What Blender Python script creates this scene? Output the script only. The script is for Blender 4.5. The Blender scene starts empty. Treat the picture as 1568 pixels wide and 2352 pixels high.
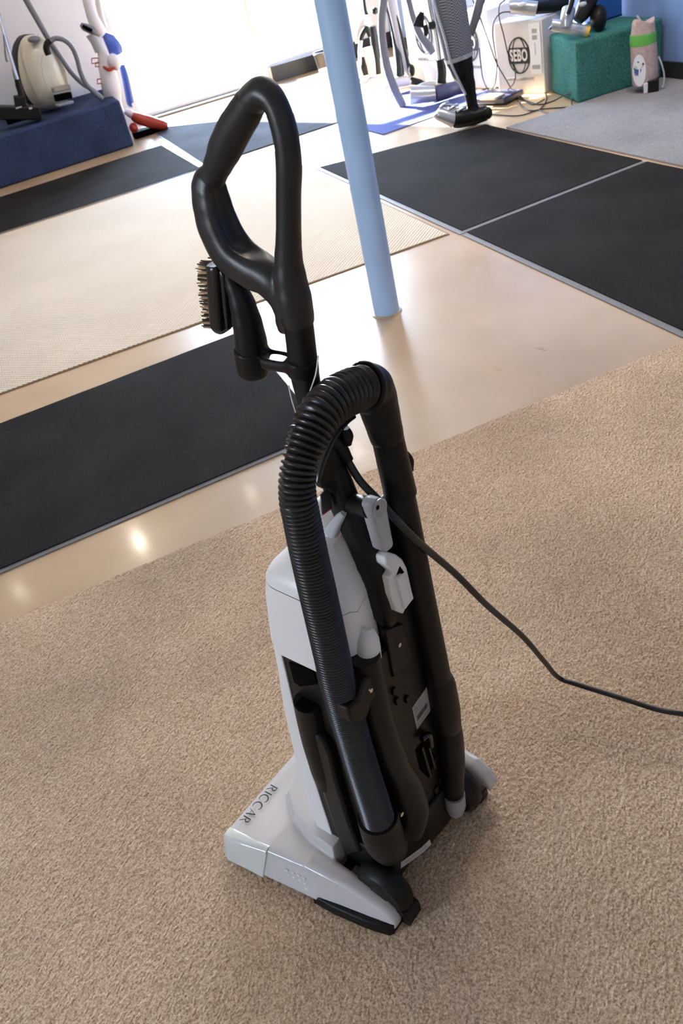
import bpy, bmesh, math, random
from mathutils import Vector, Matrix
random.seed(7)
SC = bpy.context.scene
COL = SC.collection
# ------------------------------------------------------------------ camera
FPX, CX, CY, CAMH = 1898.0, 784.0, 1176.0, 1.6
PIT, ROL, YAW = math.radians(35.95), math.radians(-14.49), math.radians(14.1)
_f = Vector((math.sin(YAW)*math.cos(PIT), math.cos(YAW)*math.cos(PIT), -math.sin(PIT)))
_r0 = Vector((math.cos(YAW), -math.sin(YAW), 0)); _u0 = _r0.cross(_f)
_r = math.cos(ROL)*_r0 + math.sin(ROL)*_u0
_u = -math.sin(ROL)*_r0 + math.cos(ROL)*_u0
CAMP = Vector((0, 0, CAMH))
cd = bpy.data.cameras.new('camera'); cam = bpy.data.objects.new('camera', cd); COL.objects.link(cam)
cam.matrix_world = Matrix(((_r.x, _u.x, -_f.x, 0), (_r.y, _u.y, -_f.y, 0), (_r.z, _u.z, -_f.z, CAMH), (0, 0, 0, 1)))
cd.sensor_fit = 'VERTICAL'; cd.sensor_height = 24.0; cd.lens = 24.0*FPX/2352.0
cd.clip_start = 0.02; cd.clip_end = 200
cd.dof.use_dof = True; cd.dof.focus_distance = 1.45; cd.dof.aperture_fstop = 7.0
SC.camera = cam
# ------------------------------------------------------------------ view, world, sun, lamps
SC.view_settings.view_transform = 'Standard'; SC.view_settings.look = 'None'
SC.view_settings.exposure = 0.85; SC.view_settings.gamma = 1.0; SC.view_settings.use_curve_mapping = False
SC.cycles.use_denoising = True
SC.cycles.max_bounces = 8; SC.cycles.diffuse_bounces = 5; SC.cycles.glossy_bounces = 4
SC.cycles.transparent_max_bounces = 12
SC.cycles.sample_clamp_indirect = 8.0
SC.cycles.caustics_reflective = False; SC.cycles.caustics_refractive = False
w = bpy.data.worlds.new('sky'); SC.world = w; w.use_nodes = True
bg = w.node_tree.nodes['Background']; _N, _L = w.node_tree.nodes, w.node_tree.links
_tc = _N.new('ShaderNodeTexCoord'); _sx = _N.new('ShaderNodeSeparateXYZ'); _L.new(_tc.outputs['Generated'], _sx.inputs[0])
_cr = _N.new('ShaderNodeValToRGB'); _L.new(_sx.outputs['Z'], _cr.inputs['Fac']); _L.new(_cr.outputs['Color'], bg.inputs[0])
_cr.color_ramp.elements[0].color = (.93, .96, 1, 1); _cr.color_ramp.elements[1].color = (.34, .56, 1.0, 1); _cr.color_ramp.elements[1].position = .55; bg.inputs[1].default_value = 32.0
sd = bpy.data.lights.new('sun', 'SUN'); sd.energy = 45.0; sd.angle = 0.009; sd.color = (1.0, 0.95, 0.86)
sun = bpy.data.objects.new('sun', sd); COL.objects.link(sun)
sun.rotation_euler = Vector((0.30, -0.80, -0.52)).to_track_quat('-Z', 'Y').to_euler()
LAMP_W = 6.0
LAMPC = (1.0, 0.86, 0.70)

# ------------------------------------------------------------------ pixel helpers (turn a pixel into a point at a known place)
def ray(px, py): return _f + _r*((px-CX)/FPX) - _u*((py-CY)/FPX)
def on_z(px, py, z=0.0):
    d = ray(px, py); return CAMP + d*((z-CAMH)/d.z)
def on_plane(px, py, p0, n):
    d = ray(px, py); n = Vector(n); return CAMP + d*((Vector(p0)-CAMP).dot(n)/d.dot(n))
def depth(P): return (Vector(P)-CAMP).dot(_f)
def ppm(P): return FPX/depth(P)
# vacuum frame
VA = math.radians(29)
VRT = Vector((math.cos(VA), math.sin(VA), 0)); VFW = Vector((-math.sin(VA), math.cos(VA), 0))
VO = VRT*0.655 + VFW*0.67
def loc(P): return Vector(((P-VO).dot(VRT), (P-VO).dot(VFW), P.z))
def U(px, py, u=0.0): return loc(on_plane(px, py, VO+VRT*u, VRT))
def V(px, py, v=0.0): return loc(on_plane(px, py, VO+VFW*v, VFW))
def Zl(px, py, z): return loc(on_z(px, py, z))
def glob(p): return VO + VRT*p[0] + VFW*p[1] + Vector((0, 0, p[2]))
def rad(p, w): return w/2.0/ppm(glob(p))
def UW(lst, u=0.0):
    P = [U(a, b, u) for a, b, c in lst]; return P, [rad(p, l[2]) for p, l in zip(P, lst)]
def VW(lst, v=0.0):
    P = [V(l[0], l[1], v) for l in lst]; return P, [rad(p, l[2]) for p, l in zip(P, lst)]

# ------------------------------------------------------------------ materials
def nt(name):
    m = bpy.data.materials.new(name); m.use_nodes = True
    return m, m.node_tree.nodes, m.node_tree.links, m.node_tree.nodes['Principled BSDF']
def plain(name, col, rough=0.5, metal=0.0, spec=0.5, grain=0.0, gscale=400, bump=0.0, coat=0.0):
    m, N, L, b = nt(name)
    b.inputs['Base Color'].default_value = (*col, 1); b.inputs['Roughness'].default_value = rough
    b.inputs['Metallic'].default_value = metal; b.inputs['Specular IOR Level'].default_value = spec
    b.inputs['Coat Weight'].default_value = coat
    tc = N.new('ShaderNodeTexCoord'); n = N.new('ShaderNodeTexNoise'); n.inputs['Scale'].default_value = gscale
    n.inputs['Detail'].default_value = 3
    L.new(tc.outputs['Object'], n.inputs['Vector'])
    if grain:
        r = N.new('ShaderNodeValToRGB'); r.color_ramp.elements[0].position = .3; r.color_ramp.elements[1].position = .7
        r.color_ramp.elements[0].color = (*[c*(1-grain) for c in col], 1); r.color_ramp.elements[1].color = (*[min(1, c*(1+grain)) for c in col], 1)
        L.new(n.outputs['Fac'], r.inputs['Fac']); L.new(r.outputs['Color'], b.inputs['Base Color'])
    if bump:
        bp = N.new('ShaderNodeBump'); bp.inputs['Strength'].default_value = 1; bp.inputs['Distance'].default_value = bump
        L.new(n.outputs['Fac'], bp.inputs['Height']); L.new(bp.outputs['Normal'], b.inputs['Normal'])
    return m
def fabric(name, cols, scale=300, bump=0.004, rough=0.95, big=0.12, sheen=0.0, bigscale=2.5):
    m, N, L, b = nt(name)
    b.inputs['Roughness'].default_value = rough; b.inputs['Specular IOR Level'].default_value = 0.06
    b.inputs['Sheen Weight'].default_value = sheen; b.inputs['Sheen Roughness'].default_value = .4
    tc = N.new('ShaderNodeTexCoord'); n = N.new('ShaderNodeTexNoise'); n.inputs['Scale'].default_value = scale
    n.inputs['Detail'].default_value = 2.5; n.inputs['Roughness'].default_value = .7
    L.new(tc.outputs['Object'], n.inputs['Vector'])
    r = N.new('ShaderNodeValToRGB'); e = r.color_ramp.elements
    e[0].position = .32; e[1].position = .68
    e[0].color = (*cols[0], 1); e[1].color = (*cols[-1], 1)
    for i, c in enumerate(cols[1:-1]):
        k = e.new(.32+.36*(i+1)/(len(cols)-1)); k.color = (*c, 1)
    L.new(n.outputs['Fac'], r.inputs['Fac'])
    n2 = N.new('ShaderNodeTexNoise'); n2.inputs['Scale'].default_value = bigscale; n2.inputs['Detail'].default_value = 4
    L.new(tc.outputs['Object'], n2.inputs['Vector'])
    mr = N.new('ShaderNodeMapRange'); mr.inputs[1].default_value = .3; mr.inputs[2].default_value = .7
    mr.inputs[3].default_value = 1-big; mr.inputs[4].default_value = 1+big
    L.new(n2.outputs['Fac'], mr.inputs[0])
    mx = N.new('ShaderNodeMix'); mx.data_type = 'RGBA'; mx.blend_type = 'MULTIPLY'; mx.inputs[0].default_value = 1
    L.new(r.outputs['Color'], mx.inputs[6]); L.new(mr.outputs[0], mx.inputs[7]); L.new(mx.outputs[2], b.inputs['Base Color'])
    bp = N.new('ShaderNodeBump'); bp.inputs['Strength'].default_value = 1; bp.inputs['Distance'].default_value = bump
    L.new(n.outputs['Fac'], bp.inputs['Height']); L.new(bp.outputs['Normal'], b.inputs['Normal'])
    return m
def concrete():
    m, N, L, b = nt('polished_concrete')
    tc = N.new('ShaderNodeTexCoord')
    n = N.new('ShaderNodeTexNoise'); n.inputs['Scale'].default_value = 1.6; n.inputs['Detail'].default_value = 8
    L.new(tc.outputs['Object'], n.inputs['Vector'])
    r = N.new('ShaderNodeValToRGB'); e = r.color_ramp.elements
    e[0].position = .3; e[1].position = .72; e[0].color = (.46, .315, .175, 1); e[1].color = (.61, .44, .27, 1)
    L.new(n.outputs['Fac'], r.inputs['Fac'])
    s = N.new('ShaderNodeTexVoronoi'); s.inputs['Scale'].default_value = 55; L.new(tc.outputs['Object'], s.inputs['Vector'])
    lt = N.new('ShaderNodeMath'); lt.operation = 'LESS_THAN'; lt.inputs[1].default_value = .085; L.new(s.outputs['Distance'], lt.inputs[0])
    sc = N.new('ShaderNodeSeparateColor'); L.new(s.outputs['Color'], sc.inputs[0])
    pick = N.new('ShaderNodeMath'); pick.operation = 'GREATER_THAN'; pick.inputs[1].default_value = .55; L.new(sc.outputs[0], pick.inputs[0])
    an = N.new('ShaderNodeMath'); an.operation = 'MULTIPLY'; L.new(lt.outputs[0], an.inputs[0]); L.new(pick.outputs[0], an.inputs[1])
    cr = N.new('ShaderNodeValToRGB'); cr.color_ramp.elements[0].color = (.20, .15, .11, 1); cr.color_ramp.elements[1].color = (.75, .68, .56, 1)
    L.new(sc.outputs[1], cr.inputs['Fac'])
    mx = N.new('ShaderNodeMix'); mx.data_type = 'RGBA'; am = N.new('ShaderNodeMath'); am.operation = 'MULTIPLY'; am.inputs[1].default_value = .7
    L.new(an.outputs[0], am.inputs[0]); L.new(am.outputs[0], mx.inputs[0]); L.new(r.outputs['Color'], mx.inputs[6]); L.new(cr.outputs['Color'], mx.inputs[7])
    L.new(mx.outputs[2], b.inputs['Base Color'])
    n3 = N.new('ShaderNodeTexNoise'); n3.inputs['Scale'].default_value = 9; n3.inputs['Detail'].default_value = 6; L.new(tc.outputs['Object'], n3.inputs['Vector'])
    mr = N.new('ShaderNodeMapRange'); mr.inputs[3].default_value = .24; mr.inputs[4].default_value = .36; L.new(n3.outputs['Fac'], mr.inputs[0])
    L.new(mr.outputs[0], b.inputs['Roughness']); b.inputs['Specular IOR Level'].default_value = .42; b.inputs['Coat Weight'].default_value = .2; b.inputs['Coat Roughness'].default_value = .11
    bp = N.new('ShaderNodeBump'); bp.inputs['Distance'].default_value = .0006; L.new(n3.outputs['Fac'], bp.inputs['Height']); L.new(bp.outputs['Normal'], b.inputs['Normal'])
    return m
def waffle():
    m, N, L, b = nt('waffle_weave')
    b.inputs['Roughness'].default_value = .95; b.inputs['Specular IOR Level'].default_value = .1
    tc = N.new('ShaderNodeTexCoord'); sx = N.new('ShaderNodeSeparateXYZ'); L.new(tc.outputs['Object'], sx.inputs[0])
    outs = []
    for k in (0, 1):
        a = N.new('ShaderNodeMath'); a.operation = 'MULTIPLY'; a.inputs[1].default_value = math.pi*2/.026; L.new(sx.outputs[k], a.inputs[0])
        s_ = N.new('ShaderNodeMath'); s_.operation = 'SINE'; L.new(a.outputs[0], s_.inputs[0]); outs.append(s_)
    p = N.new('ShaderNodeMath'); p.operation = 'MULTIPLY'; L.new(outs[0].outputs[0], p.inputs[0]); L.new(outs[1].outputs[0], p.inputs[1])
    r = N.new('ShaderNodeValToRGB'); e = r.color_ramp.elements; e[0].position = .05; e[1].position = .6
    e[0].color = (.82, .71, .555, 1); e[1].color = (.54, .42, .28, 1); L.new(p.outputs[0], r.inputs['Fac'])
    n = N.new('ShaderNodeTexNoise'); n.inputs['Scale'].default_value = 1.5; n.inputs['Detail'].default_value = 5; L.new(tc.outputs['Object'], n.inputs['Vector'])
    mr = N.new('ShaderNodeMapRange'); mr.inputs[3].default_value = .85; mr.inputs[4].default_value = 1.12; L.new(n.outputs['Fac'], mr.inputs[0])
    mx = N.new('ShaderNodeMix'); mx.data_type = 'RGBA'; mx.blend_type = 'MULTIPLY'; mx.inputs[0].default_value = 1
    L.new(r.outputs['Color'], mx.inputs[6]); L.new(mr.outputs[0], mx.inputs[7]); L.new(mx.outputs[2], b.inputs['Base Color'])
    bp = N.new('ShaderNodeBump'); bp.inputs['Distance'].default_value = .004; bp.invert = True; L.new(p.outputs[0], bp.inputs['Height']); L.new(bp.outputs['Normal'], b.inputs['Normal'])
    return m
def glass():
    m, N, L, b = nt('clear_glass'); out = N['Material Output']
    t = N.new('ShaderNodeBsdfTransparent'); t.inputs[0].default_value = (.95, .97, .97, 1)
    g = N.new('ShaderNodeBsdfGlossy'); g.inputs['Roughness'].default_value = .02
    lw = N.new('ShaderNodeFresnel'); lw.inputs[0].default_value = 1.45
    mx = N.new('ShaderNodeMixShader'); L.new(lw.outputs[0], mx.inputs[0]); L.new(t.outputs[0], mx.inputs[1]); L.new(g.outputs[0], mx.inputs[2])
    L.new(mx.outputs[0], out.inputs['Surface']); return m
def emit(name, col, s):
    m, N, L, b = nt(name); b.inputs['Base Color'].default_value = (*col, 1); b.inputs['Emission Color'].default_value = (*col, 1); b.inputs['Emission Strength'].default_value = s; return m
def meshbag():
    m, N, L, b = nt('mesh_bag_cloth'); b.inputs['Roughness'].default_value = .8
    tc = N.new('ShaderNodeTexCoord'); ck = N.new('ShaderNodeTexChecker'); ck.inputs['Scale'].default_value = 110
    ck.inputs[1].default_value = (.05, .05, .06, 1); ck.inputs[2].default_value = (.24, .25, .29, 1)
    L.new(tc.outputs['Object'], ck.inputs['Vector']); L.new(ck.outputs['Color'], b.inputs['Base Color']); return m
M = dict(
    concrete=concrete(), rug=waffle(), glass=glass(), meshbag=meshbag(),
    carpet=fabric('beige_carpet', [(.32, .205, .12), (.58, .42, .28), (.79, .615, .44)], 230, .0014, big=.14),
    mat=fabric('black_mat_pile', [(.012, .011, .010), (.035, .032, .030)], 220, .004, big=.25),
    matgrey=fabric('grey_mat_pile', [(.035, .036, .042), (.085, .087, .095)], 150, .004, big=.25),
    gcarpet=fabric('pale_grey_carpet', [(.21, .205, .205), (.37, .36, .36)], 120, .004, big=.12),
    bcarpet=fabric('navy_carpet', [(.022, .033, .075), (.055, .080, .155)], 120, .003, big=.2),
    bmat=fabric('blue_mat', [(.07, .085, .22), (.13, .15, .34)], 120, .003, big=.1),
    green=fabric('green_carpet', [(.022, .10, .085), (.075, .235, .20)], 90, .004, big=.2),
    rubber=plain('grey_rubber', (.19, .185, .185), .6, grain=.1, gscale=60),
    drubber=plain('dark_rubber', (.03, .03, .032), .6, grain=.1, gscale=60),
    hem=plain('brown_hem', (.20, .12, .05), .8, grain=.15, gscale=90),
    pole=plain('sky_blue_paint', (.44, .66, 1.0), .42, grain=.05, gscale=5, bump=.0006),
    wall=plain('white_wall_paint', (.74, .74, .75), .6, grain=.02, gscale=6),
    bluewall=plain('blue_wall_paint', (.20, .31, .58), .6, grain=.04, gscale=8),
    bluepanel=plain('deep_blue_board', (.018, .10, .36), .55, grain=.05, gscale=8),
    ceil=plain('ceiling_paint', (.75, .74, .72), .8, grain=.02, gscale=6),
    blackbase=plain('black_baseboard', (.018, .018, .02), .45, grain=.1, gscale=20),
    frame=plain('white_door_frame', (.80, .80, .80), .4, grain=.02, gscale=20),
    pave=plain('sunlit_paving', (.55, .54, .52), .8, grain=.1, gscale=4),
    black=plain('black_plastic', (.0065, .0062, .006), .42, spec=.24, grain=.1, gscale=900, bump=.00012),
    blackg=plain('glossy_black_plastic', (.009, .009, .0092), .26, spec=.5),
    handle=plain('soft_black_plastic', (.010, .0103, .012), .38, spec=.5, bump=.0001, gscale=700),
    grip=plain('rubber_grip', (.011, .011, .0115), .55, spec=.4, bump=.0002, gscale=700),
    hose=plain('black_hose', (.009, .009, .0098), .30, spec=.55),
    dark=plain('dark_hollow', (.002, .002, .002), .9, spec=.05),  # near-black; also paints the shade inside hollows
    white=plain('ivory_plastic', (.58, .55, .525), .20, spec=.45),
    whitem=plain('satin_white_plastic', (.82, .81, .79), .36, spec=.5),
    bumper=plain('clear_bumper', (.66, .68, .62), .18, spec=.6),
    grey=plain('light_grey_plastic', (.45, .46, .48), .35),
    hosegrey=plain('grey_hose_plastic', (.16, .165, .185), .45),
    silver=plain('silver_plastic', (.50, .52, .55), .28, metal=.55),
    chrome=plain('chrome', (.75, .75, .77), .14, metal=1),
    cream=plain('cream_plastic', (.66, .62, .50), .25, coat=.3),
    navy=plain('navy_plastic', (.045, .05, .11), .35),
    blue=plain('blue_plastic', (.07, .13, .48), .3),
    red=plain('red_plastic', (.36, .03, .012), .35),
    pinkwhite=plain('pinkish_white_plastic', (.70, .66, .68), .35),
    bag=fabric('pink_beige_cloth', [(.42, .30, .28), (.56, .43, .40)], 60, .003, big=.1),
    lime=plain('green_ribbon', (.12, .42, .07), .7, grain=.1, gscale=60),
    carton=plain('white_carton', (.72, .68, .63), .6, grain=.03, gscale=12),
    paper=plain('white_paper', (.78, .78, .79), .6), ink=plain('black_ink', (.02, .02, .022), .6), inkg=plain('grey_ink', (.36, .34, .33), .7),
    cord=plain('black_cord', (.014, .015, .015), .5), bristle=plain('dark_bristle', (.028, .018, .013), .6), bristle2=plain('tan_bristle', (.45, .30, .18), .6),
    yellow=plain('yellow_plastic', (.75, .42, .02), .4), lamp=emit('lamp_lens', (1.0, .86, .66), 60.0), lampdim=emit('lamp_lens_dim', (1.0, .86, .66), 5.0),
    sticker=plain('label_paper', (.42, .40, .39), .55),
)

# ------------------------------------------------------------------ mesh helpers
def catmull(P, R, k):
    if k <= 1: return list(P), list(R)
    o, r = [], []; n = len(P)
    for i in range(n-1):
        p0, p1, p2, p3 = P[max(i-1, 0)], P[i], P[i+1], P[min(i+2, n-1)]
        for j in range(k):
            t = j/k; t2, t3 = t*t, t*t*t
            o.append(.5*((2*p1)+(p2-p0)*t+(2*p0-5*p1+4*p2-p3)*t2+(3*p1-p0-3*p2+p3)*t3))
            r.append(R[i]+(R[i+1]-R[i])*(t2*(3-2*t)))
    o.append(P[-1]); r.append(R[-1]); return o, r
class MB:
    def __init__(s): s.v, s.f = [], []
    def add(s, vs, fs):
        b = len(s.v); s.v += [tuple(x) for x in vs]; s.f += [tuple(i+b for i in f) for f in fs]; return s
    def box(s, c, d, rz=0, ax=None):
        x, y, z = d[0]/2, d[1]/2, d[2]/2
        vs = [Vector((i*x, j*y, k*z)) for k in (-1, 1) for j in (-1, 1) for i in (-1, 1)]
        if ax: m = Matrix(ax).transposed()
        else: m = Matrix.Rotation(rz, 3, 'Z')
        return s.add([m @ v+Vector(c) for v in vs], [(0, 2, 3, 1), (4, 5, 7, 6), (0, 1, 5, 4), (2, 6, 7, 3), (0, 4, 6, 2), (1, 3, 7, 5)])
    def hexa(s, b, t):   # bottom quad, top quad
        n = len(b)
        return s.add(list(b)+list(t), [tuple(range(n-1, -1, -1)), tuple(range(n, 2*n))]+[(i, (i+1) % n, n+(i+1) % n, n+i) for i in range(n)])
    def prism(s, poly, d):   # poly: 3-D points, d: extrusion vector
        d = Vector(d); return s.hexa([Vector(p) for p in poly], [Vector(p)+d for p in poly])
    def sweep(s, P, R, n=16, k=6, flat=1.0, ref=None, pw=2.0, caps=True, sec=None):
        P = [Vector(p) for p in P]
        if not isinstance(R, (list, tuple)): R = [R]*len(P)
        P, R = catmull(P, R, k); m = len(P)
        T = [(P[min(i+1, m-1)]-P[max(i-1, 0)]).normalized() for i in range(m)]
        a = Vector(ref) if ref is not None else (Vector((0, 0, 1)) if abs(T[0].z) < .9 else Vector((1, 0, 0)))
        vs = []
        for i in range(m):
            a = (Vector(ref) if ref is not None else a); a = (a-T[i]*a.dot(T[i])).normalized(); b = T[i].cross(a)
            for j in range(n):
                t = 2*math.pi*j/n; c, q = math.cos(t), math.sin(t)
                if pw != 2.0:
                    c = math.copysign(abs(c)**(2/pw), c); q = math.copysign(abs(q)**(2/pw), q)
                if sec: c, q = sec(c, q, i/(m-1))
                vs.append(P[i]+a*(c*R[i]*flat)+b*(q*R[i]))
        fs = [(i*n+j, i*n+(j+1) % n, (i+1)*n+(j+1) % n, (i+1)*n+j) for i in range(m-1) for j in range(n)]
        if caps: fs += [tuple(range(n-1, -1, -1)), tuple((m-1)*n+j for j in range(n))]
        return s.add(vs, fs)
    def loft(s, rings, caps=True):
        n = len(rings[0]); vs = [p for r in rings for p in r]; m = len(rings)
        fs = [(i*n+j, i*n+(j+1) % n, (i+1)*n+(j+1) % n, (i+1)*n+j) for i in range(m-1) for j in range(n)]
        if caps: fs += [tuple(range(n-1, -1, -1)), tuple((m-1)*n+j for j in range(n))]
        return s.add(vs, fs)
    def lathe(s, prof, n=24, c=(0, 0, 0), ax=(0, 0, 1), caps=True):
        ax = Vector(ax).normalized(); a = ax.orthogonal().normalized(); b = ax.cross(a); c = Vector(c)
        return s.loft([[c+ax*h+(a*math.cos(2*math.pi*j/n)+b*math.sin(2*math.pi*j/n))*r for j in range(n)] for r, h in prof], caps)
    def ell(s, c, d, n=20, m=12, ax=None):
        c = Vector(c); X = [Vector(q) for q in (ax or ((1, 0, 0), (0, 1, 0), (0, 0, 1)))]
        rings = []
        for i in range(m+1):
            t = -math.pi/2+math.pi*(0.02+0.96*i/m); z, r = math.sin(t), math.cos(t)
            rings.append([c+X[0]*(d[0]*r*math.cos(2*math.pi*j/n))+X[1]*(d[1]*r*math.sin(2*math.pi*j/n))+X[2]*(d[2]*z) for j in range(n)])
        return s.loft(rings)
    def build(s, name, mat, parent=None, smooth=True, bevel=0, seg=2, voxel=0, sm=0, sub=0):
        me = bpy.data.meshes.new(name); me.from_pydata(s.v, [], s.f)
        bm = bmesh.new(); bm.from_mesh(me); bmesh.ops.recalc_face_normals(bm, faces=bm.faces); bm.to_mesh(me); bm.free()
        if smooth: me.polygons.foreach_set('use_smooth', [True]*len(me.polygons))
        me.update(); o = bpy.data.objects.new(name, me); COL.objects.link(o)
        for mm in (mat if isinstance(mat, (list, tuple)) else [mat]): me.materials.append(mm)
        if parent is not None: o.parent = parent
        if voxel:
            r = o.modifiers.new('remesh', 'REMESH'); r.mode = 'VOXEL'; r.voxel_size = voxel; r.use_smooth_shade = True
        if sm:
            q = o.modifiers.new('smooth', 'SMOOTH'); q.factor = .5; q.iterations = sm
        if bevel:
            b = o.modifiers.new('bevel', 'BEVEL'); b.width = bevel; b.segments = seg; b.limit_method = 'ANGLE'; b.angle_limit = math.radians(38)
        if sub:
            q = o.modifiers.new('sub', 'SUBSURF'); q.levels = sub; q.render_levels = sub
        if smooth and not voxel:
            sharp(o, 40)
        return o
def sharp(o, deg):
    me = o.data; bm = bmesh.new(); bm.from_mesh(me); lim = math.radians(deg)
    for e in bm.edges:
        if len(e.link_faces) == 2: e.smooth = e.calc_face_angle(0) < lim
    bm.to_mesh(me); bm.free()
def tag(o, label=None, cat=None, group=None, kind=None):
    if label: o['label'] = label
    if cat: o['category'] = cat
    if group: o['group'] = group
    if kind: o['kind'] = kind
    return o
def thing(name, label, cat, at=(0, 0, 0), rz=0, group=None):
    o = bpy.data.objects.new(name, None); COL.objects.link(o); o.location = at; o.rotation_euler = (0, 0, rz); o.empty_display_size = .05
    return tag(o, label, cat, group)
def struct(name, mb, mat, **k): return tag(mb.build(name, mat, smooth=False, **k), kind='structure')
def rrect(u0, u1, v0, v1, r, z, n=5):
    o = []
    for cx, cy, a0 in ((u1-r, v1-r, 0), (u0+r, v1-r, 90), (u0+r, v0+r, 180), (u1-r, v0+r, 270)):
        for i in range(n+1):
            a = math.radians(a0+90*i/n); o.append(Vector((cx+r*math.cos(a), cy+r*math.sin(a), z)))
    return o
def rrect2(u0, u1, v0, v1, rf, rb, z, n=5):
    o = []
    for cx, cy, a0, r in ((u1-rf, v1-rf, 0, rf), (u0+rf, v1-rf, 90, rf), (u0+rb, v0+rb, 180, rb), (u1-rb, v0+rb, 270, rb)):
        for i in range(n+1):
            a = math.radians(a0+90*i/n); o.append(Vector((cx+r*math.cos(a), cy+r*math.sin(a), z)))
    return o
def textmesh(name, s, size, mat, parent, M4, ext=.0004, bold=0.0, spacing=1.0):
    c = bpy.data.curves.new(name, 'FONT'); c.body = s; c.size = size; c.align_x = 'CENTER'; c.align_y = 'CENTER'; c.extrude = ext; c.offset = bold; c.space_character = spacing
    c.resolution_u = 3
    t = bpy.data.objects.new(name, c); COL.objects.link(t); bpy.context.view_layer.update()
    me = bpy.data.meshes.new_from_object(t.evaluated_get(bpy.context.evaluated_depsgraph_get()))
    bpy.data.objects.remove(t); me.materials.clear(); me.materials.append(mat)
    o = bpy.data.objects.new(name, me); COL.objects.link(o); o.parent = parent; o.matrix_local = M4; return o
def frame4(o, x, y):   # matrix with x right, y up
    x = Vector(x).normalized(); y = Vector(y); y = (y-x*y.dot(x)).normalized(); z = x.cross(y)
    return Matrix(((x.x, y.x, z.x, o[0]), (x.y, y.y, z.y, o[1]), (x.z, y.z, z.z, o[2]), (0, 0, 0, 1)))

# ================================================================== the room
CEIL = 3.7; Y1 = 10.5; X1 = 4.72; X0 = -6.5; Y0 = -4.5
struct('floor', MB().box(((X0+X1)/2, (Y0+Y1)/2+.1, -.1), (X1-X0+.4, Y1-Y0+.6, .2)), M['concrete'])
struct('ceiling', MB().box(((X0+X1)/2, (Y0+Y1)/2, CEIL+.1), (X1-X0+.4, Y1-Y0+.6, .2)), M['ceil'])
SW0, SW1, SZ0, SZ1 = -.5, 1.2, 1.5, 2.7
wl_ = MB(); wl_.box((X0-.1, (Y0+SW0)/2, CEIL/2), (.2, SW0-Y0, CEIL)); wl_.box((X0-.1, (SW1+Y1)/2, CEIL/2), (.2, Y1-SW1, CEIL))
wl_.box((X0-.1, (SW0+SW1)/2, SZ0/2), (.2, SW1-SW0, SZ0)); wl_.box((X0-.1, (SW0+SW1)/2, (SZ1+CEIL)/2), (.2, SW1-SW0, CEIL-SZ1))
struct('wall_left', wl_, M['wall'])
w2 = MB()
for yy in (SW0+.03, (SW0*2+SW1)/3, (SW0+2*SW1)/3, SW1-.03): w2.box((X0-.1, yy, (SZ0+SZ1)/2), (.07, .06, SZ1-SZ0))
for zz in (SZ0+.03, SZ1-.03): w2.box((X0-.1, (SW0+SW1)/2, zz), (.07, SW1-SW0, .06))
win2 = struct('window_2', w2, M['frame'], bevel=.005)
MB().box((X0-.1, (SW0+SW1)/2, (SZ0+SZ1)/2), (.008, SW1-SW0-.1, SZ1-SZ0-.1)).build('pane', M['glass'], win2, smooth=False)
L_ = bpy.data.lights.new('window_portal', 'AREA'); L_.shape = 'RECTANGLE'; L_.size = SZ1-SZ0; L_.size_y = SW1-SW0; L_.cycles.is_portal = True
o = bpy.data.objects.new('window_portal', L_); COL.objects.link(o); o.location = (X0-.22, (SW0+SW1)/2, (SZ0+SZ1)/2); o.rotation_euler = (0, math.radians(-90), 0)
struct('wall_back', MB().box(((X0+X1)/2, Y0-.1, CEIL/2), (X1-X0+.4, .2, CEIL)), M['wall'])
struct('wall_right', MB().box((X1+.1, (Y0+Y1)/2, CEIL/2), (.2, Y1-Y0, CEIL)), M['bluewall'])
DX0, DX1, WX0, WX1, WT = 1.50, 3.05, 3.13, 4.15, 3.0
wf = MB()
wf.box(((X0+DX0)/2, Y1+.1, CEIL/2), (DX0-X0, .2, CEIL))
wf.box(((WX1+X1+.2)/2, Y1+.1, CEIL/2), (X1+.2-WX1, .2, CEIL))
wf.box(((DX0+WX1)/2, Y1+.1, (WT+CEIL)/2), (WX1-DX0, .2, CEIL-WT))
wf.box(((WX0+WX1)/2, Y1+.1, .08), (WX1-WX0, .2, .16))
struct('wall_front', wf, M['wall'])
struct('trim_1', MB().box(((DX1+WX0)/2, Y1+.09, WT/2), (WX0-DX1, .10, WT)), M['frame'], bevel=.006)
struct('baseboard_front', MB().box(((WX0+.02+X1)/2, Y1-.012, .085), (X1-WX0-.02, .022, .17)), M['blackbase'], bevel=.004)
struct('baseboard_right', MB().box((X1-.012, (Y0+Y1)/2, .06), (.022, Y1-Y0-.06, .12)), M['blackbase'], bevel=.004)
struct('trim_2', MB().box(((DX0+DX1)/2, Y1+.06, .012), (DX1-DX0, .24, .024)), M['rubber'], bevel=.004)
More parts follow.
